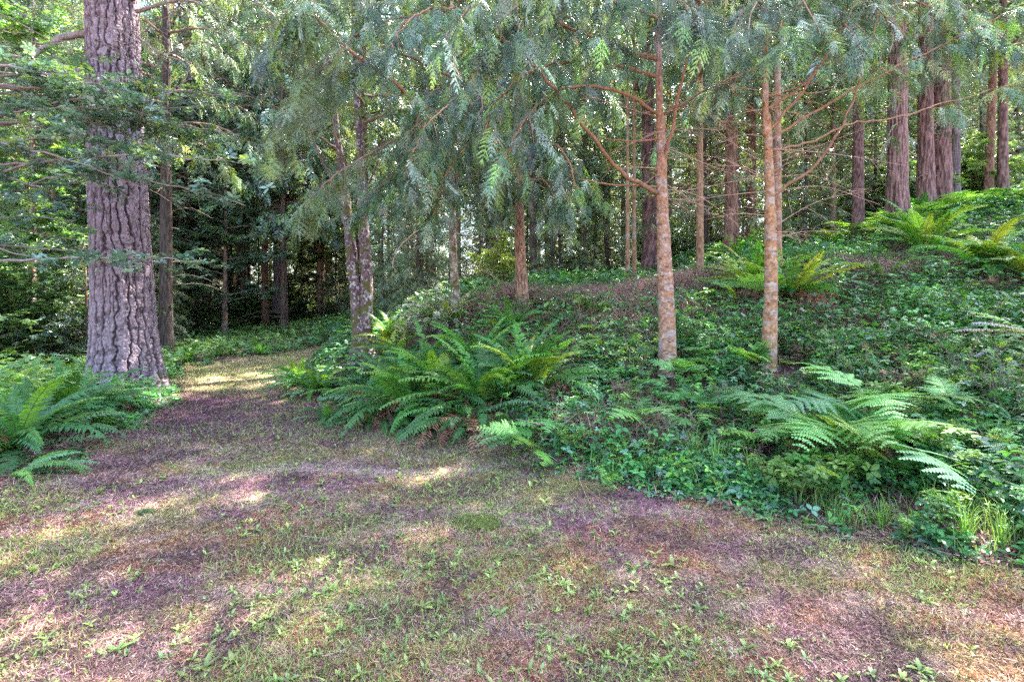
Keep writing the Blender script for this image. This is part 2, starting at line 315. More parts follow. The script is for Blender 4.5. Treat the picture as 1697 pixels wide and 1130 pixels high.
def leafy(G, P, r0, r, size=.055, side=.7, dens=1., cols=None, wood=(.2, .16, .13), t0=.15, fol=None, lod=0, spread=.5):
    P = np.asarray(P, float); L = np.linalg.norm(np.diff(P, axis=0), axis=1).sum(); n = max(8, int(L / .15)); Q = spline(P, n); Q[1:] += (r.random((n - 1, 3)) - .5) * .04
    V, F = tube(Q, r0 * (1 - np.linspace(0, 1, n))**.8 + .003, 5); G.add(V, F, wood, 1); fol = fol or G
    m = max(3, int(L * (1 - t0) / .14 * dens)); t = t0 + (1 - t0) * r.random(m); f = t * (n - 1); i = np.minimum(f.astype(int), n - 2); B = Q[i]; T = nrm(Q[i+1] - Q[i])
    D = nrm(np.cross(T, A(0, 0, 1)) * np.where(r.random((m, 1)) < .5, 1, -1) + T * .5 + (r.random((m, 3)) - .5) * spread * 2)
    l = side * r.uniform(.3, 1, m); R_, Fw, U = frames(D, A(0, 0, 1.)); G.put(TWIG, B, R_ * .5, Fw * l[:, None], U * (l * .3)[:, None], wood, 1)
    cols = np.array(cols if cols is not None else [[.10, .18, .10], [.14, .24, .16], [.2, .32, .08], [.08, .15, .1]])
    us = np.linspace(.2, 1, max(2, int(side / .09))); 
    for u in us:
        p = B + D * (l * u)[:, None] + (r.random((m, 3)) - .5) * .09 - A(0, 0, 1) * (.15 * l * u * u)[:, None]
        x, y, z = frames(nrm(r.normal(size=(m, 3)) * A(1, 1, .25)), nrm(A(0, 0, 1.) + r.normal(size=(m, 3)) * .35)); sc = size * r.uniform(.6, 1.2, (m, 1))
        fol.put(LC[int(r.integers(0, 4))], p, x * sc, y * sc, z * sc, cols[r.choice(len(cols), m, p=[.4, .3, .15, .15])] * r.uniform(.75, 1.25, (m, 1)), 0)

# ------------------------------------------------------------------ trunks
def trunk(P, rb, rt, nseg, step, style, cols, flare=.35, seed=0):
    """one tapered stem along P (points from the base up); returns V, F, colours"""
    P = np.asarray(P, float); L = np.linalg.norm(np.diff(P, axis=0), axis=1).sum(); m = max(10, int(L / step))
    ts = np.linspace(0, 1, m); 
    Q = spline(P, m); h = ts * L; rad = rb + (rt - rb) * ts**.85
    th = np.arange(nseg) / nseg * 2 * pi; TH, Hh = np.meshgrid(th, h); cx, sx = np.cos(TH), np.sin(TH)
    fl = 1 + flare * np.exp(-Hh / (rb * 1.6)) * (1 + .5 * np.cos(5 * TH + seed) + .3 * np.cos(3 * TH + 2 * seed))
    k1 = np.ones_like(Hh)
    if style == 'doug':
        R = rb; wx = cx * R; wy = sx * R; wob = (fbm(wx * 3, wy * 3, Hh * 1.6, seed) - .5) * 1.5 + (fbm(wx * 9, wy * 9, Hh * 6, seed + 7) - .5) * .9
        a = TH * 19 / (2 * pi) + wob * 1.0; n1 = 2 * np.abs((a % 1) - .5)                           # long furrows that join and split
        a2 = TH * 19 / (2 * pi) * 2 - wob * 1.3 + .37; n2 = 2 * np.abs((a2 % 1) - .5)
        br = fbm(wx * 6, wy * 6, Hh * 2.2, seed + 3)
        ridge = np.minimum(sst(.0, .34, n1), sst(-.3, .3, n2 + (br - .4) * 1.6)); cross = sst(.28, .45, fbm(wx * 12, wy * 12, Hh * 9, seed + 11)); ridge = ridge * (.45 + .55 * cross)
        fine = fbm(wx * 45, wy * 45, Hh * 30, seed + 5) - .5
        disp = rb * (-.095 * (1 - ridge)) + .030 * fine + .02 * (br - .5)
        c0, c1 = A(*cols[0]), A(*cols[1]); tt = np.clip(ridge, 0, 1)[..., None]; Cc = c0 * (1 - tt) + c1 * tt; Cc = Cc * (.62 + 1.1 * (fine + .3))[..., None]
        mz = (sst(.35, .05, Hh / 1.0 + (br - .5)) * .8)[..., None] * (fine > -.16)[..., None]; Cc = Cc * (1 - mz) + A(.13, .13, .045) * mz
    else:
        wx = cx * rb; wy = sx * rb; vs = {'furrow': 4, 'smooth': 13, 'flaky': 8}[style]; fr = {'furrow': 40, 'smooth': 30, 'flaky': 34}[style]
        n1 = fbm(wx * fr, wy * fr, Hh * vs, seed); kn = sst(.80, .87, vn(wx * 13, wy * 13, Hh * 8, seed + 4)) if style == 'smooth' else 0
        ridge = sst(.35, .6, n1); amp = {'furrow': .10, 'smooth': .03, 'flaky': .06}[style]
        ring = .5 + .5 * np.sin(Hh * 20 + 3 * vn(Hh * 3, 0, 0, seed)) if style == 'smooth' else 0
        disp = rb * (amp * (ridge - 1) + .06 * (vn(wx * 6, wy * 6, Hh * 1.5, seed + 2) - .5) * 2 + .07 * kn + .012 * ring)
        c0, c1 = A(*cols[0]), A(*cols[1]); tt = (ridge * .8 + .2 * n1)[..., None]; Cc = c0 * (1 - tt) + c1 * tt
        if style == 'smooth': Cc = Cc * (1 - .6 * kn)[..., None] * (.7 + .6 * fbm(wx * 60, wy * 60, Hh * 110, seed + 6))[..., None]
        if style == 'smooth':                                                     # grey and rust coloured patches
            q1 = sst(.5, .62, fbm(wx * 7, wy * 7, Hh * 5, seed + 21, 4))[..., None]; q2 = sst(.52, .62, fbm(wx * 9, wy * 9, Hh * 6, seed + 31, 4))[..., None]
            Cc = Cc * (1 - .6 * q1) + A(.33, .28, .26) * .6 * q1; Cc = Cc * (1 - .55 * q2) + A(.27, .11, .05) * .55 * q2
        if len(cols) > 2:                                                    # a third colour: pale lichen low on the stem
            f = (sst(.52, .62, fbm(wx * 22, wy * 22, Hh * 26, seed + 8) + .22 * np.exp(-Hh / .8) - .12) * .7)[..., None]; Cc = Cc * (1 - f) + A(*cols[2]) * f
    Rr = rad[:, None] * fl + disp
    Tn = nrm(np.gradient(Q, axis=0)); X = nrm(np.cross(np.broadcast_to(A(0, 1, 0), Tn.shape), Tn)); Y = np.cross(Tn, X)
    V = Q[:, None] + Rr[..., None] * (cx[..., None] * X[:, None] + sx[..., None] * Y[:, None])
    V = V.reshape(-1, 3); F = gridfaces(m, nseg); Cc = Cc.reshape(-1, 3)
    return V, F, Cc
def stem_obj(name, parts, mat, parent, base):
    G = Geo()
    for V, F, Cc in parts: G.add(V - base, F, Cc, 0)
    return link(name, G.mesh(name, mat, True), parent)
def root_empty(name, loc, label, cat, group=None):
    o = link(name, None, loc=tuple(loc)); o.empty_display_size = .2; return tag(o, label, cat, group)
COL = dict(doug=[(.045, .028, .03), (.27, .20, .225)], orange=[(.20, .105, .065), (.34, .19, .12), (.42, .35, .34)], orange2=[(.20, .105, .06), (.36, .20, .12)], lich=[(.07, .035, .037), (.19, .115, .125)],
           pale=[(.16, .11, .08), (.34, .27, .21)], rust=[(.13, .065, .045), (.33, .185, .13)], dark=[(.035, .025, .022), (.10, .07, .06)], mauve=[(.10, .065, .07), (.25, .18, .19)], brown=[(.08, .05, .04), (.2, .13, .11)],
           scaly=[(.06, .03, .028), (.24, .13, .115)])
def base_of(k):
    px, row, d, w = TR[k]; p = at(px, row, d); p[2] = H1(p[0], p[1]) - .04; return p, w * d / FPX / 2
# crowns shared between trees: unit = metres, origin at the trunk foot
def crown_geo(seed, kind, lod, z0, z1, R, nb, spray, side, trunk_r=.15, droop=.22, dead=0, rise=.08, pal=None, dens=1.):
    r = rng(seed); G = Geo(); zs = z0 + (z1 - z0) * ((np.arange(nb) + r.random(nb)) / nb)
    for k, z in enumerate(zs):
        a = k * 2.4 + r.uniform(-.5, .5); u = (z - z0) / (z1 - z0 + 1e-6); L = R * (1 - u * .9)**.8 * r.uniform(.7, 1.15) + .3; d = A(cos(a), sin(a), 0)
        P = [A(0, 0, z), A(0, 0, z) + d * L * .35 + A(0, 0, rise * L), A(0, 0, z) + d * L * .72 + A(0, 0, (rise - droop * .4) * L), A(0, 0, z) + d * L + A(0, 0, -droop * L)]
        bough(G, P, .012 * L + .008, r, kind, lod, side, spray, .15, dens, .5, (.16, .11, .08), pal)
    for k in range(dead):
        a = r.uniform(0, 2 * pi); z = r.uniform(.8, z0 + 1); L = R * r.uniform(.3, .8); d = A(cos(a), sin(a), 0)
        bough(G, [A(0, 0, z), A(0, 0, z) + d * L * .5 + A(0, 0, .05), A(0, 0, z - .15 * L) + d * L], .012, r, bare=True, lod=2, wood=(.2, .14, .11))
    return G
CROWN = {}
def crown_mesh(key):
    if key not in CROWN:
        spec = {'mid1': (11, 'cedar', 1, 2.8, 19, 2.7, 50, .34, .7), 'mid2': (12, 'hem', 1, 2.6, 17, 2.5, 54, .34, .6), 'mid3': (13, 'cedar', 1, 4.4, 21, 2.9, 50, .36, .75),
                'midlow': (14, 'hem', 1, 1.0, 13, 2.5, 85, .32, .6), 'far1': (21, 'cedar', 2, 5.0, 24, 3.4, 80, .55, .9), 'far2': (22, 'hem', 2, 7.0, 27, 3.2, 75, .55, .9),
                'far3': (23, 'hem', 2, 1.2, 14, 2.6, 80, .5, .8), 'far4': (24, 'cedar', 2, 8.5, 30, 3.6, 75, .6, 1.0)}[key]
        G = crown_geo(*spec, dead=14 if key in ('mid3', 'far2', 'far4') else 5); CROWN[key] = G.mesh('crown', ['leaf', 'wood'])
    return CROWN[key]
def simple_tree(k, label, crown, style, cols, mat, Ht=18, lean=(0, 0), group=None, name='conifer_tree', nseg=40, step=.06, cs=1., rz=None, zoff=0):
    b, rb = base_of(k); r = rng(abs(hash(k)) % 9999 if False else sum(map(ord, k)) * 7)
    root = root_empty(name, b, label, 'tree', group)
    P = [A(0, 0, 0), A(lean[0] * .3, lean[1] * .3, Ht * .33), A(lean[0] * .7, lean[1] * .7, Ht * .66), A(lean[0], lean[1], Ht)]
    G = Geo(); G.add(*trunk(P, rb, rb * .15, nseg, step, style, COL[cols], seed=r.integers(1, 99)), 0); link('trunk', G.mesh('trunk', mat, True), root)
    if crown: link('crown', crown_mesh(crown), root, (0, 0, zoff), r.uniform(0, 6.28) if rz is None else rz, cs)
    return root

# ================================================================== GROUND
def ground_col(x, y):
    x = np.asarray(x, float); y = np.asarray(y, float)
    l = lawn(x, y); N = lambda f, sd, o=4: fbm(x * f, y * f * 1.5, sd * 1.7, 30 + sd, o)
    n1, n2, n3, n4, n5 = N(1.9, 1), N(4.5, 2), N(1.3, 3), N(3.0, 4), N(12, 5, 3)
    lit = A(.225, .105, .135); moss = A(.21, .205, .06); rust = A(.31, .14, .065); dun = A(.42, .29, .265); dk = A(.085, .042, .058); soil = A(.10, .06, .052)
    c = np.ones(x.shape + (3,)) * lit
    def mixc(c, col, f): f = f[..., None]; return c * (1 - f) + col * f
    mz = sst(.43, .61, n1 + .45 * (n5 - .5) + .10 * sst(9.5, 12, y) + .09 * (sst(1.0, 2.6, x) - .2)); c = mixc(c, moss, mz * .8)
    c = mixc(c, rust, sst(.43, .60, n3 + .45 * (n5 - .5) + .06 * sst(5.0, 3, y)) * sst(6.5, 4.0, y) * .7)
    c = mixc(c, dun, sst(.45, .65, n2 + .45 * (n5 - .5)) * .65)
    c = mixc(c, dk, sst(.54, .64, n4 + .45 * (n5 - .5) + .05 * sst(5, 7, y) * sst(9.5, 8, y)) * .8)
    c = mixc(c, A(.15, .062, .10), sst(.28, .58, n2 + .25 * (n5 - .5)) * sst(4.4, 5.8, y + x * .15) * sst(10.2, 8.6, y) * .88)
    c = mixc(c, A(.34, .30, .15), sst(9.0, 10.5, y + n2 * 2) * sst(-.2, .3, l) * .85)
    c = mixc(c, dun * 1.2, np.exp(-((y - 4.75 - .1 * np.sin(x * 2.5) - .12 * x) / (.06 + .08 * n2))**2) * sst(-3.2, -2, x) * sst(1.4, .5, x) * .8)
    c = mixc(c, soil, sst(.1, -.25, l))
    return c * (.8 + .4 * n5)[..., None]
def axis_pts(n, a, far): u = np.linspace(-1, 1, n); k = np.arcsinh(far / a); return a * np.sinh(u * k)
gx = axis_pts(420, 2.2, 320); gy = axis_pts(460, 2.6, 320) + 4.5
GX, GY = np.meshgrid(gx, gy); GZ = H(GX, GY)
G = Geo(); V = np.stack([GX, GY, GZ], -1).reshape(-1, 3); ny, nx = GX.shape
i = (np.arange(ny - 1)[:, None] * nx + np.arange(nx - 1)[None]).ravel()
G.add(V, np.concatenate([np.stack([i, i + 1, i + nx + 1], 1), np.stack([i, i + nx + 1, i + nx], 1)]), ground_col(GX, GY).reshape(-1, 3))
g_ = link('ground', G.mesh('ground', 'ground', True)); tag(g_, 'mossy mown ground strewn with needles, rising to a wooded bank', kind='structure')
def Hs(x, y): return H(x, y)

# ---- thatch, needles and moss on the mown ground (nobody could count it)
def blades(G, x, y, L, w, lift, r, col, up=.35):
    n = len(x); z = H(x, y); a = r.uniform(0, 2 * pi, n); el = np.abs(r.normal(0, up, n)); d = np.stack([np.cos(a) * np.cos(el), np.sin(a) * np.cos(el), np.sin(el)], 1)
    b = np.stack([x, y, z + lift * r.random(n)], 1); s = nrm(np.cross(d, A(0, 0, 1) + r.normal(size=(n, 3)) * .5)) * (w[:, None])
    e = b + d * L[:, None]; V = np.stack([b - s, b + s, e], 1); G.add(V, np.arange(3 * n).reshape(n, 3), np.repeat(col, 3, 0))
def scatter(r, n, d0, d1, y0=1.2, spread=1.12, pw=0.):
    """points before the camera, denser near by"""
    d = np.exp(r.uniform(np.log(d0), np.log(d1), n)); x = r.uniform(-spread, spread, n) * (d + .6); return x, d
r = rng(3)
x, y = scatter(r, 700000, 1.7, 20); k = lawn(x, y) > -.3; x, y = x[k], y[k]; n = len(x); d = np.hypot(x, y)
base = ground_col(x, y); sel = r.random(n)
pal = np.where(sel[:, None] < .30, A(.44, .33, .26), np.where(sel[:, None] < .48, A(.19, .08, .11), np.where(sel[:, None] < .62, A(.36, .17, .10), A(.22, .24, .08))))
col = base * .6 + pal * .42; col = col * (.22 + 2.1 * r.random((n, 1))**1.5); G = Geo()
blades(G, x, y, r.uniform(.012, .032, n) * (.8 + d * .16), r.uniform(.0008, .0017, n) * (.7 + d * .33), .012, r, col, .38)
x2, y2 = scatter(r, 9000, 1.8, 12); k = lawn(x2, y2) > -.2; x2, y2 = x2[k], y2[k]; n2_ = len(x2); d2 = np.hypot(x2, y2); sel = r.random((n2_, 1))
c2 = np.where(sel < .4, A(.40, .31, .25), np.where(sel < .7, A(.12, .07, .06), A(.30, .15, .09))) * r.uniform(.6, 1.4, (n2_, 1)); bl = r.random(n2_) < .35
blades(G, x2, y2, np.where(bl, r.uniform(.012, .03, n2_), r.uniform(.03, .11, n2_)), np.where(bl, r.uniform(.004, .009, n2_), r.uniform(.0012, .0028, n2_)) * (.8 + .12 * d2), .012, r, c2, .2)
tag(link('needle_litter', G.mesh('needle_litter', 'dry')), 'brown needles, dry thatch and moss tufts over the mown ground', kind='stuff')
# ---- short grass and green leaflets through the thatch
x, y = scatter(r, 260000, 1.8, 20); gz = fbm(x * 1.3, y * 1.3, 7, 41, 3) + .12 * sst(1, 3, x) - .06 * sst(5, 8, y) * sst(11, 9, y); k = (lawn(x, y) > -.2) & (gz > .37 + .26 * r.random(len(x))); x, y = x[k], y[k]; n = len(x); d = np.hypot(x, y)
col = A(.19, .28, .085) * r.uniform(.5, 1.7, (n, 1)) + A(.12, .06, .02) * (r.random((n, 1)) < .25); G = Geo()
blades(G, x, y, r.uniform(.02, .055, n) * (.8 + d * .1), r.uniform(.001, .0022, n) * (.8 + d * .2), .01, r, col, .7)
tag(link('short_grass', G.mesh('short_grass', 'grass')), 'thin short green grass through the needle litter', kind='stuff')
# ---- rosettes of broadleaf weeds
def rosette(seed, kind):
    r = rng(seed); G = Geo(); nl = r.integers(5, 9)
    for k in range(nl):
        a = k / nl * 2 * pi + r.uniform(-.5, .5); L = r.uniform(.03, .07) * (1 if kind else .65); el = r.uniform(.1, .7) if k % 3 else r.uniform(.7, 1.2); w = L * (.13 if kind == 1 else .2); m = 7
        t = np.linspace(0, 1, m); e2 = el - t * .9; o = np.zeros((m, 3)); st = L / (m - 1)
        for q in range(1, m): o[q] = o[q-1] + st * A(cos(a) * cos(e2[q]), sin(a) * cos(e2[q]), sin(e2[q]))
        s = A(-sin(a), cos(a), 0); ww = w * np.sin(np.clip(t * .85 + .12, 0, 1) * pi)**.7 * (1 + .35 * (np.arange(m) % 2) * (kind == 1)); ww[0] = w * .15; ww[-1] = 0.001
        Lf, Rt = o + s * ww[:, None] + A(0, 0, .12) * ww[:, None], o - s * ww[:, None] + A(0, 0, .12) * ww[:, None]; V = np.stack([Lf, o, Rt], 1).reshape(-1, 3) + A(0, 0, .006); F = []
        for q in range(m - 1):
            b = 3 * q; F += [[b, b+1, b+4], [b, b+4, b+3], [b+1, b+2, b+5], [b+1, b+5, b+4]]
        c = A(.22, .31, .09) if kind else A(.18, .27, .10); G.add(V, F, c * r.uniform(.75, 1.35))
    return G
ROS = [rosette(s, s % 2) for s in range(10)]; RM = [g.mesh('rosette', 'under') for g in ROS]
r = rng(8); x, y = scatter(r, 9500, 1.9, 13, spread=1.1); gz = fbm(x * 1.1, y * 1.1, 7, 41, 3) + .1 * sst(0, 3, x); k = (lawn(x, y) > .05) & (gz > .32 + .30 * r.random(len(x))); x, y = x[k], y[k]
fixed = [(437, 660, 0), (1080, 1085, 1), (1150, 1100, 1), (1390, 1000, 1), (1455, 965, 1), (1590, 980, 1), (1440, 1040, 1), (150, 1055, 1), (60, 960, 1), (480, 1075, 1)]
d = np.hypot(x, y); sc = r.uniform(.38, .9, len(x)) * (1 + .35 * (r.random(len(x)) < .08)); big = np.argsort(-sc / d)[:285]; rest = np.setdiff1d(np.arange(len(x)), big); zz = H(x, y)
gg = 'broadleaf weeds scattered over the mown ground'
for j in big:
    toothed = bool(j % 2); 
    q_ = 848.5 + x[j] / y[j] * 800; zn = ('nearest the camera' if y[j] < 2.9 else 'in the middle of the mown ground' if y[j] < 5 else 'far along the mown ground') + (', on the left' if q_ < 560 else ', on the right' if q_ > 1130 else ', at centre')
    tag(link('weed_rosette', RM[(j % 5) * 2 + (1 if toothed else 0)], None, (x[j], y[j], zz[j]), r.uniform(0, 6.28), sc[j]),
        ('weed rosette of narrow toothed leaves ' if toothed else 'weed rosette of broad smooth leaves ') + zn, 'weed', gg)
G = Geo(); one = np.ones(3)
for t in range(10):
    q = rest[rest % 10 == t]; a = r.uniform(0, 6.28, len(q)); s = sc[q] * (.8 + .04 * d[q]); V0, F0, C0 = ROS[t].arr(); X = np.stack([np.cos(a), np.sin(a), 0 * a], 1) * s[:, None]; Y = np.stack([-np.sin(a), np.cos(a), 0 * a], 1) * s[:, None]
    G.put((V0, F0, C0), np.stack([x[q], y[q], zz[q]], 1), X, Y, A(0, 0, 1) * s[:, None], r.uniform(.7, 1.3, (len(q), 1)) * one)
tag(link('small_weeds', G.mesh('small_weeds', 'under')), 'many small green weeds dotted over the mown ground', kind='stuff')

# ================================================================== UNDERGROWTH ON THE BANK
def leaflet(fold=.18):
    V = A([0, 0, 0], [.3, .35, fold * .5], [.22, .75, fold * .3], [0, 1, -.08], [-.22, .75, fold * .3], [-.3, .35, fold * .5], [0, .5, 0]); F = np.array([[0, 1, 6], [1, 2, 6], [2, 3, 6], [3, 4, 6], [4, 5, 6], [5, 0, 6]]); return V, F
def trifoliate():
    V, F = leaflet(); o, f = [], []
    for k, a in enumerate((0, 1.5, -1.5)):
        s = 1. if k == 0 else .85; R = np.array([[cos(a), sin(a), 0], [-sin(a), cos(a), 0], [0, 0, 1]]); o.append((V * s) @ R + (A(0, .12, 0) if k == 0 else 0)); f.append(F + 7 * k)
    return np.concatenate(o), np.concatenate(f), np.ones((21, 3))
TRI = trifoliate()
TRI1 = (A([0, 0, 0], [.32, .5, .08], [0, 1.1, -.05], [-.32, .5, .08], [.9, .3, .0], [.45, .55, .08], [.4, -.1, .0], [-.9, .3, 0], [-.45, .55, .08], [-.4, -.1, 0]), np.array([[0, 1, 2], [0, 2, 3], [0, 4, 5], [0, 6, 4], [0, 8, 7], [0, 7, 9]]), np.ones((10, 3)))
TRIV = [TRI, TRI1]
r = rng(18)
FT = np.array([(TR[k][0], TR[k][2], .30 + TR[k][3] * TR[k][2] / 1600) for k in TR if TR[k][2] < 16.5]); FT[:, 0] = (FT[:, 0] - 848.5) / FPX * FT[:, 1]; FT[:, 1] -= .22; FT = np.vstack([FT, [-3.4, 10.8, .6], [-3.2, 10.2, .45]])
def feet_open(x, y): return np.min(np.hypot(x[:, None] - FT[None, :, 0], y[:, None] - FT[None, :, 1]) - FT[None, :, 2], axis=1) > 0
# dead leaves, twigs and brown bracken wrack on the bank
G = Geo(); x, y = scatter(r, 150000, 2.6, 22, spread=1.15); k = (lawn(x, y) < .25); x, y = x[k], y[k]; n = len(x); d = np.hypot(x, y); sel = r.random((n, 1))
col = np.where(sel < .4, A(.24, .15, .12), np.where(sel < .7, A(.36, .25, .21), A(.14, .08, .07))) * r.uniform(.6, 1.4, (n, 1))
blades(G, x, y, r.uniform(.03, .10, n) * (.8 + d * .06), r.uniform(.002, .009, n) * (.7 + d * .08), .03, r, col, .35)
for cx_, cy_, sx_, sy_, m in [(1.6, 10.0, 2.2, 1.3, 34000), (2.2, 8.4, 1.6, .6, 6000), (3.2, 10.5, 1.5, .9, 8000), (.1, 9.3, 1.0, .7, 5000), (5.0, 9.2, .9, .6, 5000), (1.2, 5.0, .5, .3, 2500), (3.0, 4.6, .5, .3, 2500), (4.5, 7.5, 1.5, 1.0, 4000), (7.5, 9.5, 1.5, 1.0, 5000), (2.6, 6.8, 1.2, .8, 2500), (.5, 7.3, 1, .8, 3000)]:
    x, y = r.normal(cx_, sx_ * .6, m), r.normal(cy_, sy_ * .6, m); k = (lawn(x, y) < .1) & feet_open(x, y); x, y = x[k], y[k]; n = len(x)
    col = np.where(r.random((n, 1)) < .6, A(.33, .21, .17), A(.22, .15, .12)) * r.uniform(.6, 1.5, (n, 1)); blades(G, x, y, r.uniform(.08, .35, n), r.uniform(.002, .006, n), .22, r, col, .5)
tag(link('fallen_litter', G.mesh('fallen_litter', 'dry')), 'dead brown leaves, twigs and withered stalks over the bank', kind='stuff')
# taller grass where the bank meets the mown ground
G = Geo(); x, y = scatter(r, 60000, 2.6, 9, spread=1.1); l = lawn(x, y); k = (l < .15) & (l > -1.1) & (x > -.4) & (fbm(x * 2.5, y * 2.5, 0, 71) > .42 + .2 * r.random(len(x))); x, y = x[k], y[k]; n = len(x)
def tallgrass(G, x, y, Ls, r, cols):
    n = len(x); z = H(x, y); a = r.uniform(0, 6.28, n); u = np.stack([np.cos(a), np.sin(a), 0 * a], 1); s = np.stack([-np.sin(a), np.cos(a), 0 * a], 1) * (r.uniform(.0016, .0032, n))[:, None]; b = np.stack([x, y, z], 1)
    pts = [b + u * (Ls * q1)[:, None] + A(0, 0, 1) * (Ls * q2)[:, None] for q1, q2 in ((0, 0), (.10, .45), (.32, .78), (.62, .85))]
    V = np.stack([pts[0] - s, pts[0] + s, pts[1] - s, pts[1] + s, pts[2] - s * .7, pts[2] + s * .7, pts[3]], 1); F = np.array([[0, 1, 3], [0, 3, 2], [2, 3, 5], [2, 5, 4], [4, 5, 6]])
    G.add(V, F[None] + (np.arange(n) * 7)[:, None, None], np.repeat(cols, 7, 0))
tallgrass(G, x, y, r.uniform(.06, .26, n), r, (A(.14, .28, .075) + A(.10, .02, .0) * (r.random((n, 1)) < .25)) * r.uniform(.5, 1.4, (n, 1)))
tag(link('bank_grass', G.mesh('bank_grass', 'grass')), 'thin long grass along the foot of the bank', kind='stuff')

# ================================================================== FERNS
def arc(a0, a1, n, L=1.0):
    t = np.linspace(0, 1, n); e = np.radians(a0 + (a1 - a0) * t**1.1); st = L / (n - 1); p = np.zeros((n, 3))
    for k in range(1, n): p[k] = p[k-1] + st * A(0, cos(e[k]), sin(e[k]))
    return p
def sword_frond(a0, a1, col, seed, N=34, dead=False, w=.115):
    r = rng(seed); P = arc(a0, a1, N + 1); G = Geo(); T = nrm(np.gradient(P, axis=0)); bend = r.uniform(-.12, .12); P[:, 0] += bend * np.linspace(0, 1, N + 1)**2
    V, F, Cc = [], [], []
    for k in range(3, N):
        t = k / N; L = w * min(1, .3 + 2.6 * t) * min(1, (1 - t) * 2.3 + .04)**.8; n_ = np.cross(A(1, 0, 0), T[k])
        for s in (-1, 1):
            g = r.uniform(.82, 1.15); LL = L * r.uniform(.78, 1.1); d = nrm(A(s, 0, 0) + T[k] * (.25 + .5 * t) - n_ * (.1 if not dead else r.uniform(-.7, .9)) + r.normal(size=3) * (.085 if not dead else .3)); b = len(V)
            if r.random() < .06: continue
            if r.random() < .04: g *= .6
            wd = T[k] * (.0155 if not dead else .006); m = P[k] + d * LL * .45 + n_ * .01
            V += [P[k] - wd * .7, P[k] + wd * .8, m + wd, m - wd * .95, P[k] + d * LL - n_ * .012]; F += [[b, b+1, b+2], [b, b+2, b+3], [b+3, b+2, b+4]]; Cc += [np.array(col) * g] * 5
    G.add(V, F, Cc); v, f = tube(P, np.linspace(.0045, .0012, N + 1), 3); G.add(v, f, (.16, .17, .06) if not dead else (.2, .11, .07)); return G
def bracken_frond(col, seed, stalk=.55, N=12, dead=False, blade=.85, lean=75):
    r = rng(seed); G = Geo(); lean = min(88, lean + 10); S_ = arc(lean, lean - 35, 8, stalk); B_ = arc(25 if not dead else -10, -22 if not dead else -75, N + 1, blade); B_ = B_ + S_[-1]
    v, f = tube(np.vstack([S_, B_[1:]]), np.linspace(.006, .0015, 8 + N), 4); G.add(v, f, (.20, .24, .08) if not dead else (.22, .12, .08)); V, F, Cc = [], [], []
    for k in range(N):
        t = k / N; p = B_[k]; T = nrm(B_[min(k+1, N)] - B_[max(k-1, 0)]); n_ = np.cross(A(1, 0, 0), T); L = blade * .48 * (1 - t)**.85 * (.78 if k == 0 else 1) + .02
        for s in (-1, 1):
            if r.random() < .05: continue
            L_ = L; L = L * r.uniform(.8, 1.12); d = nrm(A(s, 0, 0) + T * r.uniform(.25, .5) + n_ * r.uniform(-.18, .2)); M_ = max(3, int(L / .021)); q = np.linspace(0, 1, M_)
            dr = (.22 if not dead else 1.1) * r.uniform(.8, 1.2)
            for j in range(M_):
                u = (j + .3) / M_; pp = p + d * L * u - n_ * dr * L * u * u * .6; dl = (L * .27 * (1 - u)**.8 + .006) * r.uniform(.75, 1.15); tg = nrm(d - n_ * dr * u * .9); sd = nrm(np.cross(n_, tg))
                for s2 in (-1, 1):
                    g = r.uniform(.85, 1.15); e = pp + nrm(sd * s2 + tg * .42 - (n_ * .15 if not dead else r.normal(size=3) * .6)) * dl; b = len(V); wd = tg * .0078 * (1 if not dead else .55)
                    m = (pp + e) / 2; wd = wd * 1.15; V += [pp - wd, pp + wd, m + wd, m - wd, e]; F += [[b, b+1, b+2], [b, b+2, b+3], [b+3, b+2, b+4]]; Cc += [np.array(col) * g] * 5
            e = p + d * L - n_ * dr * L * .6; b = len(V); V += [p - T * .003, p + T * .003, p + d * L * .5 - n_ * dr * L * .15, e]; F += [[b, b+1, b+2], [b+1, b+2, b+3]]; Cc += [A(.2, .24, .08) if not dead else A(.25, .14, .09)] * 4; L = L_
    G.add(V, F, Cc); return G
g1, g2, g3 = (.065, .18, .055), (.12, .29, .06), (.20, .38, .065)
FR = dict(steep=[sword_frond(84, 5, g1, 1), sword_frond(78, 20, g2, 2), sword_frond(76, -15, g3, 3)], mid=[sword_frond(62, -30, g1, 4), sword_frond(58, -15, g2, 5), sword_frond(52, -45, g1, 6)],
          low=[sword_frond(40, -34, g1, 7), sword_frond(32, -22, (.15, .27, .14), 8), sword_frond(46, -55, g2, 9)], dead=[sword_frond(30, -70, (.40, .18, .12), 10, dead=True), sword_frond(45, -95, (.34, .15, .12), 11, dead=True)],
          grey=[sword_frond(34, -6, (.36, .31, .34), 17, w=.15)],
          gold_lit=[sword_frond(74, -5, (.25, .35, .065), 12), sword_frond(66, 8, (.29, .37, .07), 13)],  # yellower fronds: the sun shining through them is painted into the leaf colour
          brk=[bracken_frond((.20, .44, .15), 20), bracken_frond((.25, .50, .15), 21, lean=62), bracken_frond((.17, .38, .17), 22, lean=50, blade=.95), bracken_frond((.22, .46, .14), 25, lean=68, blade=.75, N=10), bracken_frond((.22, .40, .08), 26, lean=40, blade=.8)], brkdead=[bracken_frond((.36, .20, .15), 23, dead=True, stalk=.3, blade=.5), bracken_frond((.28, .15, .11), 24, dead=True, stalk=.2, blade=.6)])
FRM = {k: [g.mesh('frond', 'fern') for g in v] for k, v in FR.items()}
FERNS = []
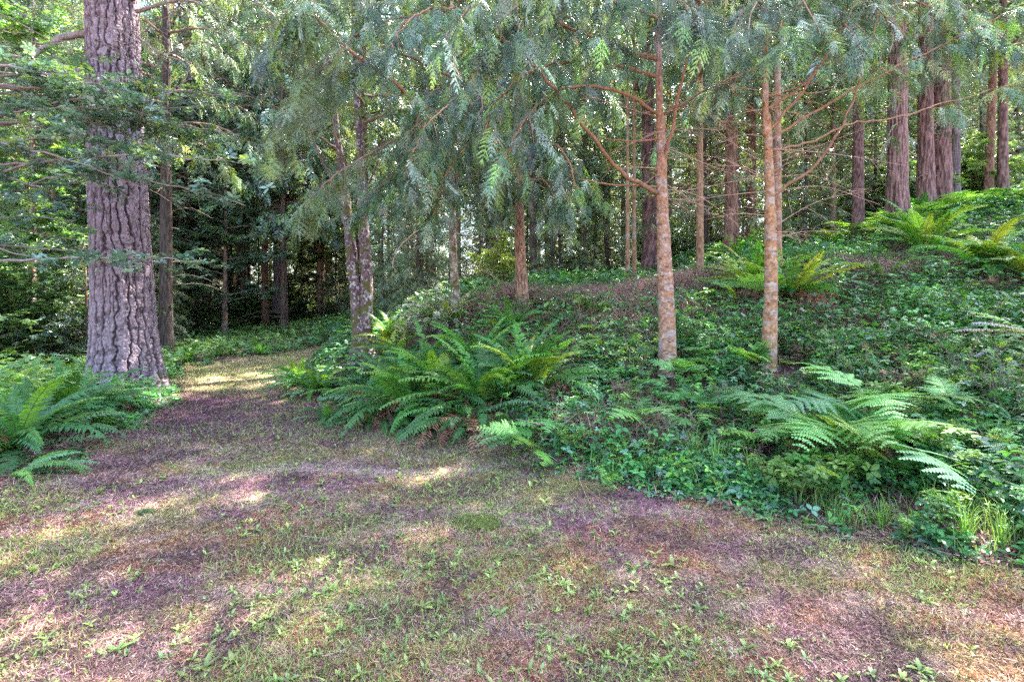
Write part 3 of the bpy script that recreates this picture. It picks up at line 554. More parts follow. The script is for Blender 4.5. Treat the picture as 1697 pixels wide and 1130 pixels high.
def fern(px, row, d, size, n, label, mix=(('steep', .2), ('mid', .4), ('low', .4)), group=None, seed=0, az=None, name='sword_fern', cat='fern', ndead=0, sink=.02, aw=None):
    p = at(px, row, d); q_ = hit(px, row, d * .72, d * 1.35); p = A(q_[0], q_[1], 0) if q_ else p; p[2] = H1(p[0], p[1]) - sink; r = rng(seed * 13 + int(px)); root = root_empty(name, p, label, cat, group); kinds = [m[0] for m in mix]
    if kinds[0] == 'brk': n = int(n * 1.7) + 1; size *= 1.08
    if 'brk' not in kinds[0]: size *= 1.22; n = int(n * 1.5); ndead = int(ndead * 1.5); FERNS.append((p[0], p[1], .55 * size))
    pr = np.array([float(m[1]) for m in mix]); pr /= pr.sum()
    for k in range(n):
        kd = kinds[r.choice(len(kinds), p=pr)]; ms = FRM[kd]; a = (k * 2.4 + r.uniform(-.3, .3)) if az is None else radians(az) + r.uniform(-1, 1) * radians(aw or 60); s = size * r.uniform(.7, 1.1)
        o = link('frond', ms[r.integers(0, len(ms))], root, (r.normal(0, .03), r.normal(0, .03), 0), a, s); o.rotation_mode = 'ZXY'; o.rotation_euler = (r.normal(0, .13), r.normal(0, .22), a)
    for k in range(ndead):
        kd = 'dead' if name == 'sword_fern' else 'brkdead'; link('dead_frond', FRM[kd][r.integers(0, 2)], root, (r.normal(0, .1), r.normal(0, .1) - .05, .12), r.uniform(0, 6.28), size * r.uniform(.65, 1.0))
    return root
# az is measured from +Y towards -X: 0 leans away from the camera, 90 to the left, 180 towards the camera
F_ = fern
F_(35, 745, 4.75, .95, 30, 'large dark green sword fern at the left edge of the mown ground', seed=1, ndead=3)
F_(95, 700, 5.6, .90, 30, 'full sword fern just in front of the thick grey trunk on its left', seed=2, ndead=5)
F_(150, 690, 6.3, .85, 22, 'sword fern reaching its fronds across the foot of the thick grey trunk', seed=3, ndead=4)
F_(-20, 690, 5.8, .95, 24, 'sword fern half cut off by the left edge, behind the large dark one', seed=4)
F_(20, 790, 3.9, .6, 9, 'pale greyish fern lying low at the left edge of the mown ground', (('low', 1),), seed=5, az=-60, aw=70)
F_(60, 655, 8.5, .85, 20, 'sunlit fern behind the full fern, left of the thick grey trunk', seed=6)
F_(525, 650, 9.2, .85, 26, 'grey green fern nearest the path, left of the twin mottled trunks', seed=7)
F_(548, 695, 7.4, .5, 14, 'small bluish fern in front of the twin mottled trunks', (('low', .7), ('mid', .3)), seed=8, ndead=3)
F_(490, 640, 10.6, .7, 18, 'low fern bending over the narrow part of the mossy path', seed=9)
F_(670, 690, 6.9, 1.05, 34, 'broad sword fern sprawling to the purple litter, right of twin trunks', (('steep', .25), ('mid', .35), ('low', .4)), seed=10, ndead=5)
F_(735, 672, 7.0, 1.1, 34, 'tall bright sword fern in the middle of the fern thicket', (('steep', .4), ('mid', .35), ('gold_lit', .1), ('low', .2)), seed=11, ndead=4)
F_(800, 680, 6.3, 1.05, 34, 'vivid green fern with long fronds arching out over the litter', (('steep', .35), ('mid', .4), ('low', .35)), seed=12, ndead=6)
F_(880, 655, 6.2, 1.0, 32, 'bright fern with rusty dead fronds at the right of the thicket', (('steep', .35), ('mid', .4), ('gold_lit', .1), ('low', .2)), seed=13, ndead=9)
F_(850, 560, 8.4, .75, 20, 'dull olive upright fern on the bank above the fern thicket', (('steep', .8), ('mid', .3)), seed=14, ndead=4)
F_(655, 600, 10.4, .8, 22, 'golden lit fern a little right of the twin mottled trunks', (('gold_lit', .6), ('mid', .5)), seed=15)
F_(650, 570, 11, .8, 20, 'pale sunlit fern behind the thicket beside the white lit shrub', (('gold_lit', .6), ('steep', .5)), seed=16)
F_(655, 640, 9.0, .6, 16, 'smaller fern right of the foot of the twin mottled trunks', (('mid', .5), ('low', .5)), seed=17)
F_(600, 668, 8.0, .75, 18, 'bluish fern between the twin mottled trunks and the broad sword fern', (('low', .6), ('mid', .5)), seed=64, ndead=4)
F_(625, 700, 7.0, .6, 14, 'low fern at the left toe of the fern thicket', (('low', .7), ('mid', .3)), seed=65, ndead=4)
F_(1745, 600, 4.4, .75, 3, 'withered grey sword fern fronds poking in at the right edge', (('grey', 1),), seed=66, az=88, aw=14, sink=-.16)
F_(700, 640, 7.8, .9, 20, 'upright fern filling the back of the fern thicket, left part', (('steep', .6), ('mid', .4)), seed=61, ndead=3)
F_(800, 625, 7.4, .95, 22, 'upright fern filling the back of the fern thicket, right part', (('steep', .5), ('mid', .4), ('gold_lit', .1)), seed=62, ndead=4)
F_(770, 705, 6.0, .85, 20, 'front fern of the thicket bowing over the litter', (('low', .6), ('mid', .4)), seed=63, ndead=6)
F_(600, 560, 13, .8, 18, 'fern seen just behind the twin mottled trunks', seed=18)
F_(745, 545, 9.6, .8, 18, 'lit fern at the foot of the lichen covered trunk', (('gold_lit', .5), ('mid', .5)), seed=19)
F_(880, 745, 5.2, .5, 4, 'drooping pale bracken hanging over the edge of the litter', (('brk', 1),), seed=20, az=150, aw=70, name='bracken')
F_(905, 730, 5.2, .5, 3, 'soft bracken with feathery fronds below the rusty fern', (('brk', 1),), seed=21, az=120, aw=60, name='bracken')
F_(1220, 515, 8.6, .85, 5, 'upright yellow green bracken left of the second orange trunk', (('brk', .8), ('gold_lit', .2)), seed=22, name='bracken')
F_(1190, 610, 6.9, .6, 5, 'bracken spreading between the two orange trunks', (('brk', 1),), seed=23, name='bracken')
F_(1065, 720, 5.0, .55, 5, 'pale green bracken at the foot of the first orange trunk', (('brk', 1),), seed=24, name='bracken', ndead=2)
F_(1150, 700, 5.2, .5, 4, 'small bracken in front right of the first orange trunk', (('brk', 1),), seed=25, name='bracken', ndead=1)
F_(1395, 765, 4.15, .88, 10, 'large bright green bracken spreading wide over the bank', (('brk', 1),), seed=26, name='bracken', ndead=5)
F_(1450, 720, 4.6, .85, 7, 'bracken behind the large bright green bracken', (('brk', 1),), seed=27, name='bracken')
F_(1330, 760, 4.2, .6, 4, 'bracken at the left of the large bright green bracken', (('brk', 1),), seed=28, az=90, aw=60, name='bracken', ndead=3)
F_(1640, 745, 4.1, .45, 3, 'little bracken sprig lying among the leaves at lower right', (('brk', 1),), seed=29, name='bracken', ndead=3)
F_(1250, 490, 9.6, 1.05, 24, 'fern coloured golden as if sunlit with rust coloured skirt between orange trunks', (('gold_lit', .7), ('steep', .3)), seed=30, ndead=9)
F_(1310, 505, 9.0, 1.1, 26, 'fern coloured golden green as if sunlit with rust coloured skirt right of the second orange trunk', (('gold_lit', .5), ('mid', .4), ('steep', .2)), seed=31, ndead=12)
F_(1530, 425, 10.5, 1.25, 30, 'tall fern like a fountain below the thick red brown trunk', (('steep', .7), ('gold_lit', .2), ('low', .2)), seed=32, ndead=4)
F_(1640, 455, 9.6, 1.2, 28, 'yellow tipped fern near the right edge on the upper bank', (('gold_lit', .3), ('mid', .5), ('low', .3)), seed=33, ndead=4)
F_(1715, 470, 8.6, 1.0, 22, 'bright fern cut by the right edge on the upper bank', (('gold_lit', .4), ('mid', .5)), seed=34)
F_(1770, 600, 5.0, .85, 12, 'sword fern reaching in from the right edge with glossy grey fronds', (('low', .6), ('mid', .4)), seed=35, az=90, aw=50)
F_(1460, 460, 9.8, .9, 16, 'low bluish fern left of the fountain like fern', (('low', .8), ('mid', .3)), seed=36)
F_(1225, 440, 12.5, 1.1, 22, 'fern in front of the thick red trunk on the crest', (('steep', .5), ('mid', .4)), seed=37)
F_(1130, 640, 6.3, .5, 3, 'small bracken touching the back of the first orange trunk', (('brk', 1),), seed=38, name='bracken')
F_(985, 560, 8.2, .5, 4, 'thin bracken on the dark slope left of the first orange trunk', (('brk', 1),), seed=39, name='bracken')
F_(1580, 700, 4.6, .45, 3, 'bracken frond fallen flat among the glossy leaves at right', (('brk', 1),), seed=40, name='bracken', ndead=1)
for k, (px, row, d, s) in enumerate([(1020, 735, 4.9, .75), (1310, 770, 4.1, .7), (1175, 690, 5.3, .55), (985, 690, 5.5, .5), (1400, 780, 4.05, .55), (1640, 765, 3.95, .5)]):
    F_(px, row, d, s, 4, ['curled pinkish dead bracken left of the first orange trunk', 'withered brown bracken under the large bright bracken, left side', 'dry brown bracken between the two orange trunks',
                          'rusty dead bracken at the right end of the fern thicket', 'dead bracken curls beneath the middle of the large bright bracken', 'dead bracken stalks lying among leaves at lower right'][k], (('brkdead', 1),), seed=50 + k, name='dead_bracken', cat='bracken')
EX = np.array(FERNS)
def open_(x, y): return np.min(np.hypot(x[:, None] - EX[None, :, 0], y[:, None] - EX[None, :, 1]) - EX[None, :, 2], axis=1) > 0 if len(x) else x > 0
r = rng(17); G = Geo()
def under(n, d0, d1, size, tpl, zmax, xr=(-8, 40), cl=None, thr=.36):
    x, y = scatter(r, n, d0, d1, spread=1.18); cov = .5 * fbm(x * .8, y * .8, 1, 51, 3) + .5 * fbm(x * 2.6, y * 2.6, 1, 54, 3) + .05 * sst(2, 4, x) - .17 * np.exp(-((x - 2.0) / 2.6)**2 - ((y - 10.6) / 1.3)**2) + .16 * np.exp(-((x - .9) / 1.4)**2 - ((y - 6.4) / 1.8)**2) - .1 * np.exp(-((x - 5) / 1.2)**2 - ((y - 9) / 1.)**2)
    k = (lawn(x, y) < .32 * r.random(n)**2) & (x > xr[0]) & (x < xr[1]) & (cov > thr + .16 * r.random(n)) & open_(x, y) & feet_open(x, y); x, y = x[k], y[k]; n = len(x); z = H(x, y)
    hgt = zmax * (.35 + 1.1 * fbm(x * 1.6, y * 1.6, 5, 66)) * r.random(n)**1.3 * sst(.35, -.5, lawn(x, y)) + .02; a = r.uniform(0, 6.28, n); F_ = np.stack([np.cos(a), np.sin(a), r.normal(-.15, .25, n)], 1)
    X, Y, Z = frames(F_, nrm(A(0, -.1, 1.) + r.normal(size=(n, 3)) * .32)); s = size * r.uniform(.55, 1.25, (n, 1)) * (1 + .04 * np.maximum(0, y - 6))[:, None]
    g = A([.05, .15, .045], [.085, .235, .065], [.18, .36, .07], [.10, .20, .13]); big = sst(.45, .6, fbm(x, y, 2, 61))
    c = g[r.choice(4, n, p=[.35, .35, .12, .18])] * r.uniform(.55, 1.45, (n, 1)) * (.8 + .4 * big)[:, None]
    G.put(tpl, np.stack([x, y, z + hgt], 1), X * s, Y * s, Z * s, c)
under(60000, 2.8, 7, .053, TRI, .28); under(26000, 6, 10, .055, TRI, .36); under(68000, 6, 13, .062, TRI1, .42); under(32000, 12, 34, .11, TRI1, .45)
under(7000, 2.8, 12, .075, TRI, .42, thr=.42)
# far side of the mown ground and the low left
x, y = r.uniform(-22, -7, 26000), r.uniform(8, 34, 26000); k = (lawn(x, y) < 0); x, y = x[k], y[k]; n = len(x); a = r.uniform(0, 6.28, n)
X, Y, Z = frames(np.stack([np.cos(a), np.sin(a), r.normal(-.1, .3, n)], 1), nrm(A(0, 0, 1.) + r.normal(size=(n, 3)) * .35)); s = .12 * r.uniform(.5, 1.2, (n, 1))
G.put(TRI1, np.stack([x, y, H(x, y) + .4 * r.random(n)**1.5], 1), X * s, Y * s, Z * s, A(.12, .22, .07) * r.uniform(.6, 1.4, (n, 1)))
x, y = r.uniform(-7, 30, 30000), r.uniform(14, 45, 30000); k = (lawn(x, y) < 0); x, y = x[k], y[k]; n = len(x); a = r.uniform(0, 6.28, n)
X, Y, Z = frames(np.stack([np.cos(a), np.sin(a), r.normal(-.1, .3, n)], 1), nrm(A(0, 0, 1.) + r.normal(size=(n, 3)) * .35)); s = .16 * r.uniform(.5, 1.2, (n, 1))
G.put(TRI1, np.stack([x, y, H(x, y) + .4 * r.random(n)**1.5], 1), X * s, Y * s, Z * s, A(.10, .19, .07) * r.uniform(.6, 1.4, (n, 1)))
tag(link('undergrowth', G.mesh('undergrowth', 'under')), 'trailing bramble leaves and green ground cover over the bank', kind='stuff')
r = rng(181)
for k in range(26):
    px, row = r.uniform(860, 1680), r.uniform(520, 790); q_ = hit(px, row, 3, 14)
    if q_ is None or lawn(np.array([q_[0]]), np.array([q_[1]]))[0] > -.15: continue
    F_(px, row, q_[1], r.uniform(.55, .8), 3, 'curled dead brown bracken ' + ('low' if row > 690 else 'halfway up' if row > 600 else 'high') + ' on the bank ' + zone(px), (('brkdead', 1),), seed=200 + k, name='dead_bracken', cat='bracken', group='dead bracken over the bank')
# whole small ferns for the banks farther off (their fronds are too small to tell apart)
def whole_fern(seed, n, mix, brk=False):
    r = rng(seed); G = Geo()
    for k in range(n):
        src = FR[mix[r.integers(0, len(mix))]]; V, F, Cc = src[r.integers(0, len(src))].arr(); a = k * 2.4 + r.uniform(-.3, .3); s = r.uniform(.7, 1.1); R = np.array([[cos(a), sin(a), 0], [-sin(a), cos(a), 0], [0, 0, 1]]); G.add((V * s) @ R, F, Cc)
    return G.mesh('fern', 'fern')
WF = [whole_fern(1, 15, ['mid', 'low', 'steep']), whole_fern(2, 13, ['mid', 'low']), whole_fern(3, 14, ['gold_lit', 'mid', 'steep']), whole_fern(4, 6, ['brk'])]
r = rng(77)
def fern_bank(pts, gr, lab, kinds=(0, 1, 2), cat='fern'):
    for (x, y, s) in pts:
        o = link('fern', WF[kinds[r.integers(0, len(kinds))]], None, (x, y, H1(x, y) - .03), r.uniform(0, 6.28), s); q1 = 848.5 + x / y * 800; tag(o, lab + (', nearer ' if y < 15.5 else ', farther ') + zone(q1), cat, gr)
pts = [(-8.6 + .55 * k + r.uniform(-.3, .3), 13.6 + .42 * k + r.uniform(-.4, .6), r.uniform(.55, .8)) for k in range(9)] + [(r.uniform(-9, -3.6), 0, r.uniform(.6, .9)) for k in range(26)]
pts = [(x, y if y else 19.3 + r.uniform(0, 6) + (x + 9) * .1, s) for x, y, s in pts]
fern_bank([p for p in pts if lawn(p[0], p[1]) < .1], 'ferns beyond the end of the mossy path', 'small fern past the mossy path', (0, 1))
pts = [(r.uniform(-5.2, -3.4), r.uniform(12.5, 18), r.uniform(.7, .9)) for k in range(13)]
fern_bank([p for p in pts if lawn(p[0], p[1]) < -.1], 'ferns right of the path behind the twin trunks', 'fern behind the twin mottled trunks', (0, 2))
pts = [(r.uniform(9.5, 17), r.uniform(12.5, 19), r.uniform(.8, 1.1)) for k in range(40)]
fern_bank(pts, 'ferns and bracken on the upper right bank', 'bright fern clump on the upper right bank', (2, 3, 3, 0))
pts = [(r.uniform(.5, 8), r.uniform(12, 17), r.uniform(.6, .9)) for k in range(22)]
fern_bank(pts, 'ferns along the crest of the bank', 'small fern along the crest of the bank', (0, 1, 3))
pts = [(r.uniform(-13, -7.2), r.uniform(7.0, 13), r.uniform(.7, 1.0)) for k in range(20)]
fern_bank([p for p in pts if lawn(p[0], p[1]) < -.3 and np.hypot(p[0] + 6.8, p[1] - 8.5) > .9], 'ferns behind the thick grey trunk', 'sunlit fern in the green hollow', (0, 2, 3))

# ---- young plants, grass tufts, small things on the ground
def leafy_plant(seed, h, cols, size=.09):
    r = rng(seed); G = Geo()
    for k in range(5):
        a = r.uniform(0, 6.28); P = [A(0, 0, 0), A(cos(a) * .06, sin(a) * .06, h * .5), A(cos(a) * .2, sin(a) * .2, h * r.uniform(.8, 1))]; leafy(G, P, .005, r, size, .18, 2.2, cols, (.14, .2, .07), .3)
    return G.mesh('leafy_plant', ['under', 'wood'])
LP = [leafy_plant(1, .5, [[.12, .26, .07], [.16, .32, .08], [.1, .22, .08], [.2, .34, .09]]), leafy_plant(2, .4, [[.15, .30, .07], [.2, .36, .09], [.12, .25, .08], [.24, .36, .08]], .065)]
for k, (px, row, d, s, lb) in enumerate([(985, 545, 8.6, 1.0, 'bright leafy seedling on the dark slope left of the first orange trunk'), (1010, 560, 8.0, .7, 'short leafy seedling beside the bright one on the dark slope'), (1085, 800, 4.35, .45, 'light green leafy sprig at the lawn edge below the first orange trunk'),
        (1010, 815, 4.1, .45, 'low round leaved sprig at the edge of the mown ground'), (840, 745, 5.3, .5, 'leafy green sprig under the drooping bracken at the litter edge'), (790, 740, 5.6, .4, 'small leafy sprig under the vivid green fern'), (1560, 850, 3.35, .5, 'yellow green round leaved plant at the lower right bank edge'),
        (1180, 830, 4.0, .4, 'low sprig with heart shaped leaves at the foot of the bank'), (670, 740, 6.0, .35, 'small sprig in the purple litter under the broad sword fern'), (1500, 880, 3.2, .4, 'leafy plant mixed with grass at the lower right bank edge'), (1620, 800, 3.7, .5, 'leafy plant at the lower right among bramble leaves')]):
    p = at(px, row, d); tag(link('leafy_plant', LP[k % 2], None, (p[0], p[1], H1(p[0], p[1]) - .01), k * 1.3, s), lb, 'plant')
r = rng(161)
for k in range(60):
    px, row = r.uniform(820, 1690), r.uniform(540, 840); q_ = hit(px, row, 2.8, 14)
    if q_ is None or lawn(np.array([q_[0]]), np.array([q_[1]]))[0] > -.1: continue
    zn = zone(px)
    tag(link('leafy_plant', LP[k % 2], None, (q_[0], q_[1], H1(*q_) - .01), k * 1.3, r.uniform(.45, .9)), ('small leafy plant ' if k % 2 else 'small pale leafy plant ') + ('low' if row > 740 else 'halfway up' if row > 640 else 'high') + ' on the bank ' + zn, 'plant', 'young plants over the bank')
for k in range(22):
    px, row = r.uniform(850, 1690), r.uniform(500, 760); q_ = hit(px, row, 2.8, 14)
    if q_ is None or lawn(np.array([q_[0]]), np.array([q_[1]]))[0] > -.3: continue
    zn = zone(px)
    o = link('small_bracken', (FRM['brk'] + FRM['brkdead'])[k % 7], None, (q_[0], q_[1], H1(*q_)), r.uniform(0, 6.28), r.uniform(.4, .7)); tag(o, ('brown bracken frond ' if k % 7 > 4 else 'green bracken frond ') + ('low' if row > 680 else 'halfway up' if row > 590 else 'high') + ' on the bank ' + zn, 'bracken', 'single bracken fronds over the bank')
def tuft(seed, n, h):
    r = rng(seed); G = Geo(); a = r.uniform(0, 6.28, n); rr = r.uniform(0, .04, n); b = np.stack([np.cos(a) * rr, np.sin(a) * rr, 0 * a], 1); a2 = a + r.normal(0, .5, n); u = np.stack([np.cos(a2), np.sin(a2), 0 * a], 1)
    s = np.stack([-np.sin(a2), np.cos(a2), 0 * a], 1) * .0022; Ls = h * r.uniform(.5, 1.1, n); bend = r.uniform(.2, 1., n); pts = [b + u * (Ls * q1 * bend)[:, None] + A(0, 0, 1) * (Ls * q2)[:, None] for q1, q2 in ((0, 0), (.12, .45), (.38, .78), (.75, .88 ))]
    V = np.stack([pts[0] - s, pts[0] + s, pts[1] - s, pts[1] + s, pts[2] - s * .7, pts[2] + s * .7, pts[3]], 1); F = np.array([[0, 1, 3], [0, 3, 2], [2, 3, 5], [2, 5, 4], [4, 5, 6]])
    G.add(V, F[None] + (np.arange(n) * 7)[:, None, None], np.repeat(A(.17, .37, .08) * r.uniform(.6, 1.35, (n, 1)), 7, 0)); return G.mesh('grass_tuft', 'grass')
TU = [tuft(1, 70, .42), tuft(2, 50, .34), tuft(3, 36, .28)]
TZ = ['below the first orange trunk, tallest', 'right of the tallest one', 'behind the two tall ones', 'left of the large bright bracken', 'left of the tallest one', 'below the large bright bracken', 'at right among bramble leaves', 'below the large bright bracken, small', 'at lower right, left of the round leaved plant', 'at lower right beside the round leaved plant', 'at the lower right edge', 'at the left end of the bank foot', 'beside the path fern far off', 'cut by the right edge']
for k, (px, row, d, s) in enumerate([(1150, 770, 4.5, 1), (1185, 790, 4.3, 1.1), (1215, 770, 4.5, 1.0), (1245, 800, 4.1, .9), (1120, 800, 4.3, .8), (1300, 815, 3.9, .8), (1650, 770, 3.9, .9), (1460, 860, 3.35, .7), (1530, 870, 3.2, .7), (1600, 880, 3.1, .8), (1660, 900, 3.0, .8), (1010, 800, 4.3, .6), (540, 672, 8.4, .9), (1700, 850, 3.2, .8)]):
    p = at(px, row, d); tag(link('grass_tuft', TU[k % 3], None, (p[0], p[1], H1(p[0], p[1]) - .01), k, s), 'tuft of long green grass ' + TZ[k], 'grass', 'grass tufts along the foot of the bank')
def lump(name, px, row, d, sx, sy, sz, col, mat, label, cat, n=24, fuzz=0):
    p = at(px, row, d); r = rng(int(px)); G = Geo(); th = np.linspace(0, 2 * pi, n, endpoint=False); ph = np.linspace(0, pi / 2, 9); TH, PH = np.meshgrid(th, ph); q = 1 + .25 * (fbm(np.cos(TH) * 2 + 5, np.sin(TH) * 2, PH * 2, int(px)) - .5)
    V = np.stack([np.cos(TH) * np.cos(PH) * sx * q, np.sin(TH) * np.cos(PH) * sy * q, np.sin(PH) * sz * q], -1).reshape(-1, 3); G.add(V, gridfaces(9, n), col)
    if fuzz:
        m = fuzz; a = r.uniform(0, 6.28, m); rr = np.sqrt(r.random(m)) * 1.05; x = np.cos(a) * rr * sx; y = np.sin(a) * rr * sy; z = sz * np.sqrt(np.maximum(0, 1 - rr**2)); b = np.stack([x, y, z], 1); dd = nrm(r.normal(size=(m, 3)) * A(1, 1, .4) + A(0, 0, .6)); s = nrm(np.cross(dd, A(0, 0, 1))) * .0016
        G.add(np.stack([b - s, b + s, b + dd * .02], 1), np.arange(3 * m).reshape(m, 3), np.repeat(np.array(col) * r.uniform(.7, 1.7, (m, 1)), 3, 0))
    o = link(name, G.mesh(name, mat, True), None, (p[0], p[1], H1(p[0], p[1]) - .004)); tag(o, label, cat)
lump('moss_cushion', 785, 866, 3.5, .21, .14, .018, (.13, .17, .04), 'grass', 'olive green moss cushion in the middle of the mown ground', 'moss', fuzz=5000)
lump('grass_clump', 240, 850, 3.66, .07, .05, .03, (.07, .11, .05), 'grass', 'dark green flattened clump in the litter on the left', 'grass clump', fuzz=1200)
lump('pebble', 437, 899, 3.2, .022, .013, .01, (.5, .42, .38), 'bark', 'single pale smooth pebble on the mown ground', 'pebble')
lump('fallen_leaf', 1375, 846, 3.7, .035, .03, .014, (.55, .33, .30), 'dry', 'pinkish curled dead leaf at the foot of the bank', 'leaf')
def stick(pp, r0, label, col=(.32, .22, .18)):
    P = [at(*q) for q in pp]; P = [A(p[0], p[1], H1(p[0], p[1]) + .012 + (z_ if False else 0)) for p, z_ in zip(P, pp)]; c = P[0].copy(); G = Geo(); v, f = tube(spline(np.array(P) - c, 9), np.linspace(r0, r0 * .4, 9), 5); G.add(v, f, col)
    tag(link('twig', G.mesh('twig', 'wood', True), None, tuple(c)), label, 'twig')
stick([(950, 778, 4.6), (968, 815, 4.06), (989, 858, 3.6)], .004, 'long straight reddish twig leaning over the mown ground below the bank', (.4, .24, .16))
stick([(905, 843, 3.73), (940, 841, 3.75), (978, 840, 3.76)], .003, 'thin pale twig lying crosswise in the mown ground')
stick([(497, 889, 3.29), (520, 891, 3.27), (548, 893, 3.26)], .003, 'short grey twig beside the pale pebble', (.38, .3, .28))
stick([(968, 808, 4.2), (990, 826, 3.95), (1004, 840, 3.77)], .003, 'short orange twig crossing near the long reddish twig', (.42, .26, .14))

# ================================================================== TREES SEEN ONE BY ONE
def px_path(k, pts, top):                         # stem points from places seen in the photograph, all near the tree's depth; returned relative to the foot
    b, rb = base_of(k); d = TR[k][2]; P = [A(0, 0, 0)] + [at(px, row, d) - b for px, row in pts]; P.append(A(*top)); return b, rb, P
def rel(b, pts): return [at(*p) - b for p in pts]
def branch(root, b, pts, r0, r, **kw):
    G, Fo = Geo(), Geo(); bf = kw.pop('fn', bough); bf(G, rel(b, pts), r0, r, fol=Fo, **kw); o = link('branch', None, root); 
    me = G.mesh('branch', ['leaf', 'wood'], True); o2 = bpy.data.objects.new('branch', me); bpy.data.objects.remove(o); C.objects.link(o2); o2.parent = root
    if Fo.n: link('foliage', Fo.mesh('foliage', ['leaf' if bf is bough else 'broad', 'wood']), o2)
    return o2
def twiggy(G, b, p0, d, L, r, col=(.36, .25, .20), n=6, r0=.006):     # bare dead twig that forks
    d = nrm(A(*d)); P = [p0, p0 + d * L * .5 + A(0, 0, r.uniform(-.05, .08)) * L, p0 + d * L + A(0, 0, r.uniform(-.25, .05)) * L]; Q = spline(P, 9); v, f = tube(Q, np.linspace(r0, .0015, 9), 4); G.add(v, f, col)
    for k in range(n):
        i = r.integers(2, 8); dd = nrm(d + r.normal(size=3) * .6); l = L * r.uniform(.15, .4); Q2 = spline([Q[i], Q[i] + dd * l * .5 + r.normal(size=3) * .02, Q[i] + dd * l - A(0, 0, .15 * l)], 6); v, f = tube(Q2, np.linspace(r0 * .5, .0012, 6), 3); G.add(v, f, col)
def dead_twigs(root, b, items, r, col=(.36, .25, .20)):
    for p, d, L, n in items:
        G = Geo(); twiggy(G, b, at(*p) - b, d, L, r, col, n); link('dead_branch', G.mesh('dead_branch', 'wood', True), root)
# ---- the thick grey fir
r = rng(101); b, rb, P = px_path('doug', [(206, 540), (200, 400), (193, 250), (190, 120), (187, 0)], (-.1, .1, 27)); P[-1] = A(-.25, .3, 26)
root = root_empty('fir_tree', b, 'thick old fir with deeply furrowed grey bark at the left, by the path', 'tree'); G = Geo()
P2 = P[:-1] + [A(-.2, .15, 12), P[-1]]
hs = np.array([p[2] for p in P2]); V, F, Cc = trunk(P2[:6] + [A(-.22, .1, 9.)], rb * .93, rb * .70, 440, .012, 'doug', COL['doug'], .36, 5); G.add(V, F, Cc)
V, F, Cc = trunk([A(-.22, .1, 8.9), A(-.2, .2, 16), A(-.2, .3, 26)], rb * .69, .06, 40, .2, 'furrow', COL['doug'], 0, 6); G.add(V, F, Cc); link('trunk', G.mesh('trunk', 'bark', True), root)
link('crown', crown_geo(41, 'needle', 1, 6.6, 25, 3.8, 56, .34, .8, dead=0, droop=.2).mesh('crown', ['leaf', 'wood']), root)
K = dict(wood=(.24, .18, .16), lod=1)
for pts, r0 in [([(165, 58, 8.4), (110, 62, 8.1), (62, 88, 7.7), (15, 110, 7.3), (-60, 100, 6.8)], .065), ([(165, 112, 8.4), (95, 120, 8.0), (40, 108, 7.8), (-10, 80, 7.6), (-90, 60, 7.2)], .05), ([(162, 190, 8.4), (95, 182, 8.0), (55, 155, 7.7), (0, 125, 7.4)], .03),
                ([(160, 225, 8.4), (80, 220, 8.1), (0, 190, 7.8)], .018), ([(226, 60, 8.4), (270, 90, 8.2), (330, 110, 8)], .02), ([(160, 290, 8.4), (80, 310, 8.0), (0, 320, 7.6)], .014), ([(160, 400, 8.4), (90, 392, 8), (0, 372, 7.4)], .012), ([(226, 20, 8.4), (300, 0, 8.1), (380, 30, 7.7)], .03)]:
    branch(root, b, pts, r0, r, kind='needle', side=.7, spray=.26, t0=.35, dens=.6 if r0 > .02 else .3, droop=.3, **K)
items = [((r.uniform(0, 420), r.uniform(-10, 330), r.uniform(7.6, 9.4)), r.normal(size=3) * A(1, .6, .35), r.uniform(.6, 1.6), 9) for k in range(34)]
items += [((r.uniform(-20, 420), r.uniform(-20, 210), r.uniform(5.6, 7.6)), r.normal(size=3) * A(1, .4, .35), r.uniform(.6, 1.7), 10) for k in range(26)]
dead_twigs(root, b, items, r, (.17, .125, .105))
# ---- twin mottled trunks
r = rng(102); b, rb = base_of('twin'); root = root_empty('twin_tree', b, 'slim tree of two mottled mossy trunks joined at the foot, right of path', 'tree'); d = 11.5
for pts, rr, off, lean in [([(594, 560), (589, 480), (580, 400), (573, 330), (562, 250), (550, 150), (540, 40)], .19, -.16, -1.6), ([(606, 560), (608, 480), (604, 400), (599, 330), (597, 250), (590, 150), (585, 0)], .20, .15, -.6)]:
    P = [A(off, 0, 0)] + [at(px, row, d) - b for px, row in pts] + [A(lean, .3, 15)]; G = Geo(); G.add(*trunk(P, rr, .03, 48, .045, 'flaky', COL['lich'], .25, int(rr * 1000))); link('trunk', G.mesh('trunk', 'lich', True), root)
for pts, r0 in [([(571, 345, 11.4), (545, 290, 11), (520, 235, 10.6), (500, 180, 10.3)], .04), ([(580, 290, 11.4), (560, 240, 11), (548, 190, 10.6)], .03), ([(600, 330, 11.4), (625, 270, 11), (640, 200, 10.6)], .025), ([(560, 250, 11.5), (520, 220, 10.8), (470, 200, 10.2), (440, 230, 9.8)], .03)]:
    branch(root, b, pts, r0, r, kind='hem', lod=1, side=.6, spray=.3, t0=.5, dens=.8, wood=(.2, .13, .11))
link('crown', crown_geo(42, 'hem', 1, 5.6, 14.5, 2.4, 38, .34, .6).mesh('crown', ['leaf', 'wood']), root)
